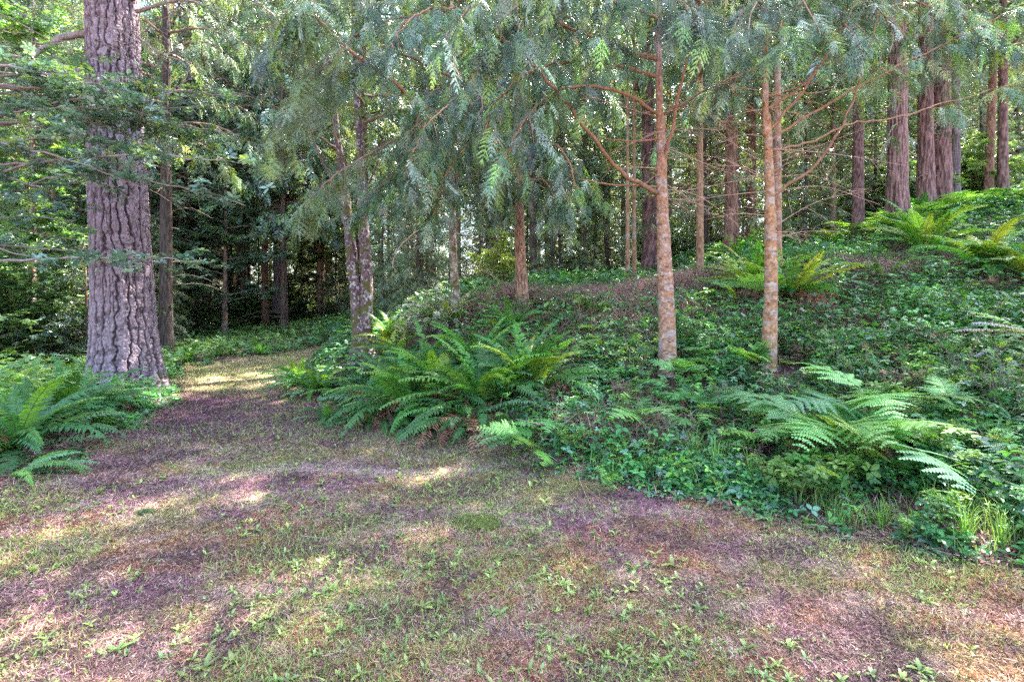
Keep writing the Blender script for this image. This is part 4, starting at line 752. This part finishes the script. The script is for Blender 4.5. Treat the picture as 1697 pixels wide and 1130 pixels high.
# ---- the first orange trunk and its long limbs
r = rng(103); b, rb, P = px_path('A', [(1104, 500), (1100, 400), (1097, 320), (1096, 200), (1091, 80)], (-.2, .2, 15))
root = root_empty('cedar_tree', b, 'nearest slim orange trunk, low limb curving up to the left', 'tree'); G = Geo(); G.add(*trunk(P, rb * .95, .03, 96, .018, 'smooth', COL['orange'], .18, 9)); link('trunk', G.mesh('trunk', 'pink', True), root)
B = lambda pts, r0, **k: branch(root, b, pts, r0, r, **{**dict(kind='cedar', lod=0, side=.62, spray=.25, wood=(.21, .115, .07)), **k})
B([(1099, 322, 6.5), (1062, 305, 6.35), (1028, 282, 6.2), (990, 235, 5.9), (940, 175, 5.6), (895, 120, 5.3), (850, 70, 5.0), (800, 60, 4.8)], .028, t0=.72)
B([(1098, 275, 6.5), (1112, 215, 6.3), (1128, 150, 6.1), (1140, 90, 5.9), (1165, 20, 5.6), (1185, -30, 5.5)], .022, t0=.62)
B([(1095, 310, 6.5), (1040, 308, 6.4), (1000, 304, 6.3), (960, 297, 6.2)], .014, bare=True); B([(1094, 230, 6.5), (1040, 234, 6.3), (990, 228, 6.2)], .011, bare=True)
B([(1091, 100, 6.5), (1030, 82, 6.2), (960, 52, 5.8), (890, 30, 5.4), (820, 30, 5.0)], .025, t0=.25); B([(1092, 95, 6.5), (1040, 90, 6.1), (985, 62, 5.7)], .016, t0=.4)
B([(1091, 60, 6.5), (1120, 10, 6.0), (1150, 5, 5.3), (1150, 60, 4.8)], .02, t0=.2, side=.5)
B([(1091, 10, 6.5), (1060, -20, 6), (1100, -30, 5.2), (1140, 20, 4.7)], .02, t0=.2, side=.5)
B([(1093, 190, 6.5), (1020, 150, 6.0), (930, 150, 5.6), (870, 200, 5.3), (835, 270, 5.2)], .02, t0=.35); B([(1092, 130, 6.5), (1000, 105, 6.3), (900, 110, 6.0), (830, 160, 5.7), (800, 230, 5.6)], .02, t0=.3)
B([(1100, 190, 6.5), (1160, 155, 6.8), (1230, 118, 7.0), (1300, 80, 7.2)], .018, t0=.5, side=.4, dens=.6); B([(1090, 30, 6.5), (1010, 0, 6), (930, -20, 5.5), (860, 10, 5.0), (820, 80, 4.8)], .02, t0=.15)
B([(1090, -20, 6.5), (1000, -40, 5.8), (900, -30, 5.2), (800, 0, 4.8), (740, 60, 4.6)], .022, t0=.2)
items = [((1095 + r.uniform(-8, 8), r.uniform(130, 330), 6.5), A(r.choice([-1, 1]) * r.uniform(.6, 1), r.uniform(-.6, .4), r.uniform(-.4, .2)), r.uniform(.4, 1.3), 8) for k in range(20)]; dead_twigs(root, b, items, r, (.40, .26, .20))
link('crown', crown_geo(43, 'cedar', 1, 5.6, 14.5, 2.3, 24, .34, .65).mesh('crown', ['leaf', 'wood']), root)
# ---- the second orange trunk
r = rng(104); b, rb, P = px_path('B', [(1277, 500), (1277, 400), (1275, 300), (1271, 200), (1268, 80)], (.1, .2, 16))
root = root_empty('cedar_tree', b, 'second slim orange trunk, with long bare limbs rising to the right', 'tree'); G = Geo(); G.add(*trunk(P, rb * .95, .03, 96, .018, 'smooth', COL['orange2'], .45, 19)); link('trunk', G.mesh('trunk', 'pink', True), root)
B = lambda pts, r0, **k: branch(root, b, pts, r0, r, **{**dict(kind='cedar', lod=0, side=.5, spray=.24, wood=(.25, .15, .095), t0=.7, dens=.8), **k})
B([(1276, 325, 6.6), (1340, 283, 6.4), (1385, 225, 6.2), (1420, 150, 6.0), (1440, 80, 5.8), (1465, -10, 5.6)], .018); B([(1276, 250, 6.6), (1340, 236, 6.6), (1400, 208, 6.6), (1480, 196, 6.7), (1570, 170, 6.9), (1697, 132, 7.2)], .013, t0=.6, dens=.5)
B([(1274, 215, 6.6), (1320, 165, 6.4), (1360, 105, 6.2), (1400, 40, 6.0), (1430, -20, 5.8)], .018); B([(1274, 180, 6.6), (1330, 140, 6.5), (1390, 75, 6.4), (1450, 0, 6.2)], .016); B([(1274, 235, 6.6), (1360, 180, 6.5), (1470, 120, 6.4), (1580, 65, 6.3), (1697, 10, 6.2)], .015, t0=.5)
B([(1272, 160, 6.6), (1330, 155, 6.9), (1400, 150, 7.2), (1500, 130, 7.4)], .01, t0=.4); B([(1271, 105, 6.6), (1225, 125, 6.4), (1180, 150, 6.2)], .012, t0=.6); B([(1276, 205, 6.6), (1225, 165, 6.8), (1150, 130, 7.0)], .01, t0=.5)
for k, (ex, ey, ed) in enumerate([(1200, 90, 5.6), (1240, 50, 5.2), (1300, 70, 5.2), (1360, 60, 5.3), (1430, 90, 5.6), (1500, 60, 5.8), (1600, 60, 6.2), (1680, 90, 6.4)]):
    y0 = 60 - 14 * k; B([(1270, y0, 6.6), ((1270 * 2 + ex) / 3, y0 - 40, 6.4), ((1270 + 2 * ex) / 3, (y0 + ey) / 2 - 40, (6.6 + ed) / 2), (ex, ey, ed)], .016, t0=.35, side=.6, dens=.9)
items = [((1272 + r.uniform(-8, 8), r.uniform(90, 400), 6.6), A(r.choice([-1, 1, 1]) * r.uniform(.6, 1), r.uniform(-.6, .4), r.uniform(-.2, .4)), r.uniform(.5, 1.6), 8) for k in range(24)]; dead_twigs(root, b, items, r, (.40, .26, .20))
link('crown', crown_geo(44, 'cedar', 1, 5.8, 15.5, 2.4, 26, .34, .65).mesh('crown', ['leaf', 'wood']), root)
# ---- the pale lichen trunk
r = rng(105); b, rb, P = px_path('lichen', [(752, 440), (750, 380), (749, 310), (748, 200), (746, 80)], (.1, .1, 14))
root = root_empty('hemlock_tree', b, 'slender trunk with pale lichen and a bare arching dead branch on its left', 'tree'); G = Geo(); G.add(*trunk(P, rb * .92, .03, 56, .03, 'flaky', COL['pale'], .35, 29)); link('trunk', G.mesh('trunk', 'lich2', True), root)
B = lambda pts, r0, **k: branch(root, b, pts, r0, r, **{**dict(kind='cedar', lod=0, side=.7, spray=.28, wood=(.24, .15, .11), t0=.25, dens=.85), **k})
B([(751, 362, 10.5), (712, 372, 10.2), (675, 396, 9.8), (652, 430, 9.6), (656, 452, 9.5)], .016, bare=True, wood=(.42, .30, .25)); B([(751, 368, 10.5), (725, 350, 10.2), (690, 352, 9.9)], .012, bare=True, wood=(.42, .30, .25))
for e in [[(748, 60, 10.5), (690, 30, 9.2), (610, 45, 7.8), (545, 100, 6.9), (500, 160, 6.5)], [(749, 190, 10.5), (690, 215, 9), (620, 250, 8), (545, 300, 7.4), (500, 350, 7.2)], [(748, 130, 10.5), (660, 90, 8.8), (570, 120, 7.6), (490, 180, 7), (450, 260, 6.8)],
          [(750, 260, 10.5), (700, 260, 9.4), (650, 290, 8.4), (600, 340, 7.8)], [(748, 30, 10.5), (700, -10, 9.2), (640, -10, 8), (590, 40, 7.4)], [(749, 230, 10.5), (800, 230, 9.5), (830, 280, 9), (820, 340, 8.8)], [(748, 100, 10.5), (790, 80, 9), (800, 130, 8), (770, 200, 7.5)], [(748, 160, 10.5), (720, 150, 9), (690, 210, 8), (700, 300, 7.6)],
          [(748, 0, 10.5), (650, -40, 9), (560, -20, 7.8), (490, 30, 7), (440, 90, 6.6)]]:
    B(e, .022, **(dict(kind='hem', pal='hem') if e[-1][0] < 520 and e[-1][1] > 150 else {}))
items = [((750 + r.uniform(-8, 8), r.uniform(280, 440), 10.5), A(r.choice([-1, 1]) * r.uniform(.6, 1), r.uniform(-.8, .3), r.uniform(-.4, .2)), r.uniform(.5, 1.5), 9) for k in range(14)]; dead_twigs(root, b, items, r, (.42, .31, .26))
link('crown', crown_geo(45, 'hem', 1, 7.0, 14, 2.4, 40, .34, .6).mesh('crown', ['leaf', 'wood']), root)
# ---- the rust coloured trunk
r = rng(106); b, rb, P = px_path('rust', [(863, 440), (861, 380), (860, 310), (857, 200), (855, 80)], (-.1, .1, 17))
root = root_empty('cedar_tree', b, 'rust brown fibrous trunk on the bank right of the lichen trunk', 'tree'); G = Geo(); G.add(*trunk(P, rb * .95, .04, 72, .03, 'furrow', COL['rust'], .3, 39)); link('trunk', G.mesh('trunk', 'dark', True), root)
B = lambda pts, r0, **k: branch(root, b, pts, r0, r, **{**dict(kind='cedar', lod=0, side=.75, spray=.28, wood=(.30, .16, .10), t0=.12, dens=.9), **k})
B([(859, 292, 10), (800, 246, 9.2), (720, 190, 8.2), (640, 130, 7.3), (575, 80, 6.7), (520, 30, 6.3), (480, 20, 6.1)], .04)
for e in [[(857, 180, 10), (790, 150, 8.5), (715, 200, 7.3), (670, 290, 6.8)], [(859, 240, 10), (920, 240, 9), (950, 290, 8.2), (940, 340, 8)], [(856, 100, 10), (900, 60, 8.2), (960, 90, 7.2), (1010, 160, 6.9)], [(858, 220, 10), (790, 230, 8.8), (740, 290, 8), (720, 360, 7.8)], [(856, 130, 10), (840, 90, 8.2), (810, 130, 7), (790, 220, 6.5)],
          [(856, 60, 10), (780, 20, 8.5), (700, 20, 7.3), (640, 80, 6.6)], [(860, 300, 10), (900, 300, 9.2), (930, 350, 8.8)], [(859, 280, 10), (830, 290, 9), (800, 350, 8.6)]]: B(e, .022)
link('crown', crown_geo(46, 'cedar', 1, 7.0, 16, 2.7, 32, .36, .7).mesh('crown', ['leaf', 'wood']), root)
# ---- other single trunks
st = simple_tree
st('B2', 'thin orange brown trunk half hidden behind the second orange trunk', 'mid1', 'smooth', 'orange2', 'pink', 15, zoff=1.2)
st('mauve', 'straight mauve grey trunk standing beyond the end of the path', 'far2', 'furrow', 'mauve', 'bark', 24)
st('dark', 'dark reddish trunk just right of the thick grey fir', 'mid3', 'furrow', 'dark', 'dark', 20, zoff=1.0)
st('slim1', 'slim dark trunk between the dark reddish trunk and the pair behind', 'far1', 'furrow', 'dark', 'dark', 20)
st('pairL', 'left one of two close brown trunks deep behind the leafy branches', 'far2', 'furrow', 'brown', 'dark', 24)
st('pairR', 'right one of two close brown trunks deep behind the leafy branches', 'far1', 'furrow', 'brown', 'dark', 24)
st('farL', 'left one of two dark poles left of the twin mottled trunks', 'far4', 'furrow', 'brown', 'dark', 26)
st('farR', 'right one of two dark poles left of the twin mottled trunks', 'far2', 'furrow', 'brown', 'dark', 26)
st('redbig', 'thick red brown trunk on the crest left of the second orange trunk', 'far4', 'furrow', 'rust', 'dark', 22)
st('redthin', 'thin orange trunk standing on the crest between the two orange trunks', 'mid1', 'flaky', 'orange2', 'pink', 16, zoff=2.2)
st('tw1', 'left one of two very thin orange stems behind the bank crest', None, 'smooth', 'orange2', 'pink', 9); st('tw2', 'right one of two very thin orange stems behind the bank crest', 'mid2', 'smooth', 'orange2', 'pink', 12, zoff=2.5)
st('m1', 'slim scaly brown trunk on the bank right of the second orange trunk', 'mid2', 'flaky', 'scaly', 'bark', 18, zoff=2.2)
st('m2', 'stout scaly brown trunk above the tall fountain like fern', 'mid1', 'furrow', 'scaly', 'bark', 22, zoff=2.4, nseg=90, step=.03)
st('d1', 'left trunk of the close thick pair on the upper right bank', 'far1', 'furrow', 'scaly', 'bark', 24, nseg=80, step=.04, zoff=2); st('d2', 'right and paler trunk of the close thick pair on the upper right bank', 'far4', 'furrow', 'scaly', 'bark', 24, nseg=80, step=.04)
st('pur', 'purplish trunk just right of the close thick pair', None, 'furrow', 'mauve', 'bark', 20); st('u1', 'orange brown leaning trunk near the right edge on the skyline', 'far1', 'flaky', 'rust', 'bark', 18, lean=(.8, 0))
st('u2', 'scaly trunk closest to the right edge on the skyline', 'mid2', 'flaky', 'scaly', 'bark', 18, zoff=2); st('thin1', 'thin reddish stem between the second orange trunk and the slim scaly one', 'far3', 'flaky', 'rust', 'dark', 13, zoff=1.5)

# ---- broadleaf branches spreading in front of the fir, from a tree left of the frame
r = rng(107); b = A(-8.4, 6.2, H1(-8.4, 6.2)); root = root_empty('broadleaf_tree', b, 'leafy tree whose oval leaves spread in front of the thick grey fir', 'tree'); G = Geo()
G.add(*trunk([A(0, 0, 0), A(.1, .1, 2), A(.3, .1, 5), A(.2, 0, 9)], .14, .03, 32, .05, 'smooth', COL['brown'], .3, 3)); link('trunk', G.mesh('trunk', 'wood', True), root)
for k in range(26):
    ex = r.uniform(60, 450); ey = r.uniform(110, 330) if k < 19 else r.uniform(300, 500); ed = r.uniform(5.6, 7.2) if k < 19 else r.uniform(5.6, 6.6)
    if k >= 19: ex = r.uniform(180, 440) if k > 21 else r.uniform(0, 150)
    e = at(ex, ey, ed) - b; s0 = A(.15, .05, max(1.2, min(6.5, e[2] + r.uniform(-1.2, .6)))); m1 = s0 + (e - s0) * .35 + A(0, r.uniform(-.3, .3), .45); m2 = s0 + (e - s0) * .72 + A(0, r.uniform(-.2, .2), .3)
    G, Fo = Geo(), Geo(); leafy(G, [s0, m1, m2, e], .022, r, .088, .5, .98 if k < 19 else .8, [[.10, .19, .145], [.22, .33, .31], [.24, .37, .09], [.06, .115, .09]], (.2, .16, .14), .42, Fo)
    o = link('branch', G.mesh('branch', ['broad', 'wood'], True), root); link('foliage', Fo.mesh('foliage', ['broad', 'wood']), o)
G = Geo()
for k in range(60):
    a = r.uniform(0, 6.28); z = r.uniform(3, 9); L = r.uniform(1, 2.4); d = A(cos(a), sin(a), .2); leafy(G, [A(.2, 0, z), A(.2, 0, z) + d * L * .5, A(.2, 0, z) + d * L], .012, r, .07, .5, .9, None)
link('crown', G.mesh('crown', ['broad', 'wood']), root)

# ---- shrubs and low trees
def shrub_geo(seed, R, Hh, size, cols, n=40, dens=1.1, wood=(.16, .12, .09), side=.4):
    r = rng(seed); G = Geo()
    for k in range(n):
        a = r.uniform(0, 6.28); u = r.random()**.7; top = A(cos(a) * R * u, sin(a) * R * u, Hh * r.uniform(.35, 1.0) * (1 - .45 * u * u)); leafy(G, [A(cos(a) * .1, sin(a) * .1, 0), top * A(.5, .5, .6), top], .008, r, size, side, dens, cols, wood, .35)
    return G
DKG = [[.05, .10, .045], [.08, .15, .075], [.12, .19, .05], [.04, .075, .05]]; BRT = [[.11, .20, .065], [.15, .26, .08], [.22, .32, .07], [.07, .14, .06]]; SLV = [[.08, .14, .10], [.15, .22, .18], [.12, .20, .07], [.05, .09, .06]]
SHM = [shrub_geo(1, 1.6, 2.0, .11, DKG, 60).mesh('shrub', ['broad', 'wood']), shrub_geo(2, 1.8, 2.8, .12, BRT, 60).mesh('shrub', ['broad', 'wood']), shrub_geo(3, 1.5, 1.6, .10, DKG, 50).mesh('shrub', ['broad', 'wood'])]
def shrub(px, row, d, s, m, lb, gr=None, name='shrub'):
    p = at(px, row, d); o = link(name, SHM[m], None, (p[0], p[1], H1(p[0], p[1]) - .05), px * .37 % 6.28, s); tag(o, lb, 'shrub', gr)
r = rng(120)
def one_shrub(geo, px, row, d, lb, s=1):
    p = at(px, row, d); tag(link('shrub', geo.mesh('shrub', ['broad', 'wood']), None, (p[0], p[1], H1(p[0], p[1]) - .03), 0, s), lb, 'shrub')
one_shrub(shrub_geo(5, .95, 1.05, .055, [[.50, .50, .44], [.34, .38, .28], [.2, .3, .12], [.5, .5, .44]], 70, 1.6, side=.3), 722, 560, 9.6, 'small shrub with leaves tinted white as if sunlit, between fern thicket and lichen trunk')  # whitish tones put the sunlight on this shrub into its leaf colours
one_shrub(shrub_geo(6, .9, 1.9, .09, [[.30, .40, .08], [.36, .46, .10], [.24, .34, .08], [.4, .5, .14]], 34, .9, side=.45), 828, 500, 13.5, 'luminous yellow green maple bush between the lichen and rust trunks')
one_shrub(shrub_geo(7, .7, .35, .05, [[.07, .13, .09], [.09, .16, .12], [.11, .19, .13], [.06, .1, .08]], 60, 1.2, side=.3), 660, 640, 8.8, 'low dark glossy shrub at the foot of the twin mottled trunks')
one_shrub(shrub_geo(8, .9, .6, .05, [[.13, .15, .07], [.18, .16, .11], [.2, .18, .1], [.1, .12, .06]], 60, 1.2, side=.3), 905, 535, 9.3, 'dull brownish bushy growth at the foot of the rust brown trunk')
# holly-like understory tree left of the fir
r = rng(121); b, rb = base_of('holly'); root = root_empty('holly_tree', b, 'dark glossy leaved tree with a thin stem behind the thick grey fir', 'tree'); G = Geo(); G.add(*trunk([A(0, 0, 0), A(-.1, 0, 1.2), A(-.3, .1, 4)], .07, .02, 20, .06, 'smooth', COL['brown'], .3, 5)); link('trunk', G.mesh('trunk', 'wood', True), root); G = Geo()
for k in range(70):
    a = r.uniform(0, 6.28); z = r.uniform(.7, 3.8); L = r.uniform(.8, 2.4) * (1.1 - .12 * z); d = A(cos(a), sin(a), .05); leafy(G, [A(-.2, 0, z), A(-.2, 0, z) + d * L * .5 + A(0, 0, .15), A(-.2, 0, z - .15) + d * L], .01, r, .065, .5, 1.3, SLV, t0=.25)
link('crown', G.mesh('crown', ['broad', 'wood']), root)
SB = ['at the left edge, nearest', 'between the left edge and the fir, farther back', 'cut by the left edge', 'just left of the thin holly like stem', 'at the left edge, farthest back', 'just right of the fir, deep behind']
for k, (px, row, d, s, m) in enumerate([(20, 600, 12, 1.0, 1), (80, 590, 15, 1.2, 1), (-60, 600, 13, 1.2, 1), (130, 580, 18, 1.3, 1), (10, 570, 20, 1.5, 1), (230, 580, 20, 1.2, 1)]): shrub(px, row, d, s, m, 'bright leafy shrub in the hollow ' + SB[k], 'bright shrubs left of the fir')
for k, (px, row, d, s, m) in enumerate([(330, 560, 22, .6, 0), (370, 550, 24, .6, 2), (410, 545, 26, .7, 1), (440, 540, 27, .6, 2), (500, 530, 28, .7, 0), (550, 520, 29, .7, 2), (300, 575, 19, .5, 2), (475, 522, 31, .8, 1), (520, 520, 33, .8, 0), (580, 515, 31, .8, 0), (400, 530, 32, .9, 0)]): shrub(px, row, d, s, m, ('nearer' if d < 27 else 'farther') + ' dark bush beyond the end of the path, ' + zone(px), 'dark bushes beyond the path')
r = rng(122)
for k in range(24):
    q1, q2 = r.uniform(600, 1250), r.uniform(22, 44); shrub(q1, 480, q2, r.uniform(.6, 1.1), [0, 2, 1][k % 3], ('nearer' if q2 < 32 else 'farther') + ' dim bush behind the crest ' + zone(q1), 'bushes behind the bank crest')
for k in range(18):
    q1, q2 = r.uniform(1300, 1750), r.uniform(17, 24); shrub(q1, 380, q2, r.uniform(.7, 1.1), [1, 0, 1][k % 3], ['bright', 'dark', 'bright'][k % 3] + (' nearer' if q2 < 20 else ' farther') + ' bush on the skyline ' + zone(q1), 'bushes on the upper right skyline')
BB = [shrub_geo(31, .42, .55, .045, [[.06, .16, .05], [.10, .24, .07], [.2, .36, .08], [.1, .2, .12]], 22, 1.5, side=.28).mesh('bramble_bush', ['under', 'wood']), shrub_geo(32, .5, .45, .04, [[.14, .12, .07], [.20, .13, .09], [.1, .18, .06], [.26, .16, .11]], 26, 1.4, side=.28, wood=(.24, .14, .11)).mesh('bramble_bush', ['dry', 'wood']), shrub_geo(33, .35, .7, .05, [[.09, .2, .06], [.15, .30, .08], [.24, .4, .09], [.07, .16, .06]], 16, 1.3, side=.3).mesh('bramble_bush', ['under', 'wood'])]
r = rng(171)
for k in range(64):
    px, row = r.uniform(780, 1697), r.uniform(480, 720); q_ = hit(px, row, 4, 16)
    if q_ is None or lawn(np.array([q_[0]]), np.array([q_[1]]))[0] > -.5 or not feet_open(np.array([q_[0]]), np.array([q_[1]]))[0]: continue
    zn = zone(px)
    m_ = [0, 1, 2][k % 3] if row > 560 else [1, 1, 2][k % 3]
    tag(link('bramble_bush', BB[m_], None, (q_[0], q_[1], H1(*q_) - .03), k * 1.1, r.uniform(.6, 1.1)), ['low green bramble bush ', 'brown half dead bush ', 'taller light green bush '][m_] + zn + (', near' if row > 640 else ', farther up' if row > 560 else ', high up'), 'bush', 'bramble bushes over the bank')
# tall broadleaf trees in the light at the left
def leaf_tree_geo(seed, Hh, R, size, cols, n):
    r = rng(seed); G = Geo(); 
    for k in range(n):
        a = r.uniform(0, 6.28); z = r.uniform(.12, 1) * Hh; L = R * (1.1 - .7 * z / Hh) * r.uniform(.5, 1.1); d = A(cos(a), sin(a), .25); leafy(G, [A(0, 0, z), A(0, 0, z) + d * L * .5, A(0, 0, z) + d * L], .03, r, size, .9, .55, cols, t0=.2, spread=.7)
    return G
LTM = [leaf_tree_geo(1, 11, 3.2, .16, BRT, 75).mesh('crown', ['broad', 'wood']), leaf_tree_geo(2, 13, 3.4, .17, SLV, 80).mesh('crown', ['broad', 'wood'])]
G = Geo(); G.add(*trunk([A(0, 0, 0), A(.1, 0, 4), A(0, .1, 12)], .14, .03, 16, .2, 'smooth', COL['brown'], .3, 5)); LTT = G.mesh('trunk', 'wood', True)
for k, (x, y, s) in enumerate([(-13, 13, .9), (-16.5, 15, 1), (-19, 19, 1.1), (-15, 20, 1), (-22, 16, 1.1), (-12.5, 21, .95), (-24, 24, 1.2), (-18, 26, 1.2), (-12, 30, 1.1), (-28, 30, 1.3), (-21, 33, 1.3)]):
    px = 848.5 + x / y * 800
    root = root_empty('leaf_tree', (x, y, H1(x, y)), ('nearer' if y < 17.5 else 'farther') + ' leafy tree in the sunlit wood ' + ('at the left edge' if px < 20 else 'left of the thick grey fir' if px < 190 else 'right of the thick grey fir'), 'tree', 'leafy trees in the sunlit wood at left'); root.scale = (s,) * 3; root.rotation_euler[2] = k * 1.1
    link('trunk', LTT, root); link('crown', LTM[k % 2], root)
# ---- the wood behind: conifers with shared meshes
def bg_trunk(seed, rb, Hh, cols, style='furrow'):
    G = Geo(); r = rng(seed); G.add(*trunk([A(0, 0, 0), A(r.normal(0, .1), r.normal(0, .1), Hh * .4), A(r.normal(0, .3), r.normal(0, .3), Hh)], rb, .05, 22, .12, style, COL[cols], .25, seed)); return G.mesh('trunk', 'dark', True)
BT = [bg_trunk(1, .16, 22, 'brown'), bg_trunk(2, .22, 26, 'rust'), bg_trunk(3, .12, 14, 'dark'), bg_trunk(4, .28, 29, 'scaly'), bg_trunk(5, .10, 16, 'brown', 'flaky')]; BC = ['far1', 'far2', 'far3', 'far4', 'far2']
r = rng(130); placed = []
def bgtree(x, y, k, s, lb, gr, cs=1.):
    root = root_empty('background_conifer', (x, y, H1(x, y) - .05), lb, 'tree', gr); root.rotation_euler[2] = r.uniform(0, 6.28); root.scale = (s,) * 3; link('trunk', BT[k], root)
    if BC[k]: link('crown', crown_mesh(BC[k]), root)
named = np.array([base_of(k)[0][:2] for k in TR])
tries = 0
while len(placed) < 215 and tries < 9000:
    tries += 1; y = 15 + 40 * r.random()**1.15; x = r.uniform(-1.12, 1.12) * (y + 2)
    if lawn(x, y) > -1.5 or (x < -9 and y < 22) or (y < 19 and x < 1) : continue
    if x / y > .55 and y < 25: continue
    if placed and np.min(np.hypot(*(np.array(placed) - (x, y)).T)) < 1.6: continue
    if np.min(np.hypot(*(named - (x, y)).T)) < 1.2: continue
    placed.append((x, y)); k = r.choice(5, p=[.24, .22, .06, .18, .30] if y < 28 else [.2, .15, .3, .1, .25]); px = 848.5 + x / y * 800
    SP = [(-9e9, 'at the left edge beyond the hollow', 'wood at left'), (60, 'seen left of the thick grey fir', 'wood at left'), (255, 'seen between the thick grey fir and the mauve grey trunk', 'wood at left'), (480, 'seen between the mauve grey trunk and the twin mottled trunks', 'wood at left'),
          (610, 'seen between the twin mottled trunks and the lichen trunk', 'wood behind the bank crest'), (757, 'seen between the lichen trunk and the rust brown trunk', 'wood behind the bank crest'), (870, 'seen just right of the rust brown trunk', 'wood behind the bank crest'), (985, 'seen just left of the first orange trunk', 'wood behind the bank crest'),
          (1107, 'seen between the two orange trunks', 'wood at right'), (1285, 'seen between the second orange trunk and the slim scaly trunk', 'wood at right'), (1422, 'seen between the slim scaly trunk and the close thick pair', 'wood at right'), (1580, 'seen near the right edge beyond the skyline trunks', 'wood at right')]
    _, ph, wd = [q for q in SP if px >= q[0]][-1]; kd = ['straight brown conifer', 'tall rust brown conifer', 'small dark conifer', 'large scaly conifer', 'very thin brown conifer'][k]
    lb = (('farther ' if y > 32 else 'nearer ') + kd + ' ' + ph); gr = 'conifers in the ' + wd
    bgtree(x, y, k, r.uniform(.85, 1.15), lb, gr)
# young conifers with boughs to the ground
YL = ['right of the dark reddish trunk', 'between the dark reddish trunk and the close brown pair', 'left of the mauve grey trunk', 'right of the mauve grey trunk', 'left of the twin mottled trunks', 'close behind and right of the twin mottled trunks', 'nearest the lichen trunk on its left', 'farther off left of the lichen trunk', 'between lichen and rust trunks',
      'first one right of the rust trunk', 'midway from the rust trunk to the first orange trunk', 'touching the outline of the thick grey fir', 'just right of the second orange trunk', 'just right of the slim scaly trunk', 'just left of the slim scaly trunk', 'between the two orange trunks', 'far back above the twin trunks and fern thicket', 'far back behind the twin mottled trunks', 'beyond the skyline near the right edge', 'right behind the yellow green maple bush', 'farther off between rust and first orange trunks', 'just left of the first orange trunk']
for k, (px, d, s) in enumerate([(300, 21, .35), (345, 27, .42), (425, 31, .42), (500, 32, .42), (560, 28, .38), (640, 19, .45), (690, 15, .42), (700, 21, .6), (790, 18, .5), (930, 19, .5), (1010, 21, .55), (255, 17, .4), (1330, 16, .42), (1440, 18, .5), (1390, 20, .6), (1180, 21, .5), (650, 25, .7), (590, 30, .7), (1620, 22, .55), (830, 22, .55), (980, 26, .65), (1075, 24, .55)]):
    p = at(px, 500, d); root = root_empty('young_conifer', (p[0], p[1], H1(p[0], p[1])), 'young conifer with low drooping boughs, ' + YL[k], 'tree', 'young conifers under the tall trees'); root.scale = (s * 1.25,) * 2 + (s * .9,)
    root.rotation_euler[2] = k; link('trunk', BT[2], root); link('crown', crown_mesh('midlow'), root)
# ---- the far wood that closes the view
G = Geo(); r = rng(140); n = 120000; a = r.uniform(-1.25, 1.25, n); d = r.uniform(58, 85, n); x, y = np.sin(a) * d, np.cos(a) * d; lump_ = fbm(x * .12, y * .12, 0, 91); z = r.random(n)**1.5 * (15 + 26 * lump_)
X, Y, Z = frames(r.normal(size=(n, 3)) * A(1, 1, .3), nrm(A(0, 0, 1.) + r.normal(size=(n, 3)) * .5)); s = r.uniform(.5, 1.2, (n, 1)); gr = GREENS['hem']
G.put(SPR[('cedar', 2)][0], np.stack([x, y, z - .5 + H(x, y)], 1), X * s, Y * s, Z * s, gr[r.integers(0, 4, n)] * r.uniform(.4, 1.1, (n, 1)))
tag(link('far_woods', G.mesh('far_woods', 'leaf')), 'mass of far conifers closing the view between the trunks', kind='stuff')
print('TRIS', sum(len(o.data.polygons) for o in S.objects if o.type == 'MESH'), 'UNIQ', sum(len(m.polygons) for m in bpy.data.meshes), 'OBJ', len(S.objects))
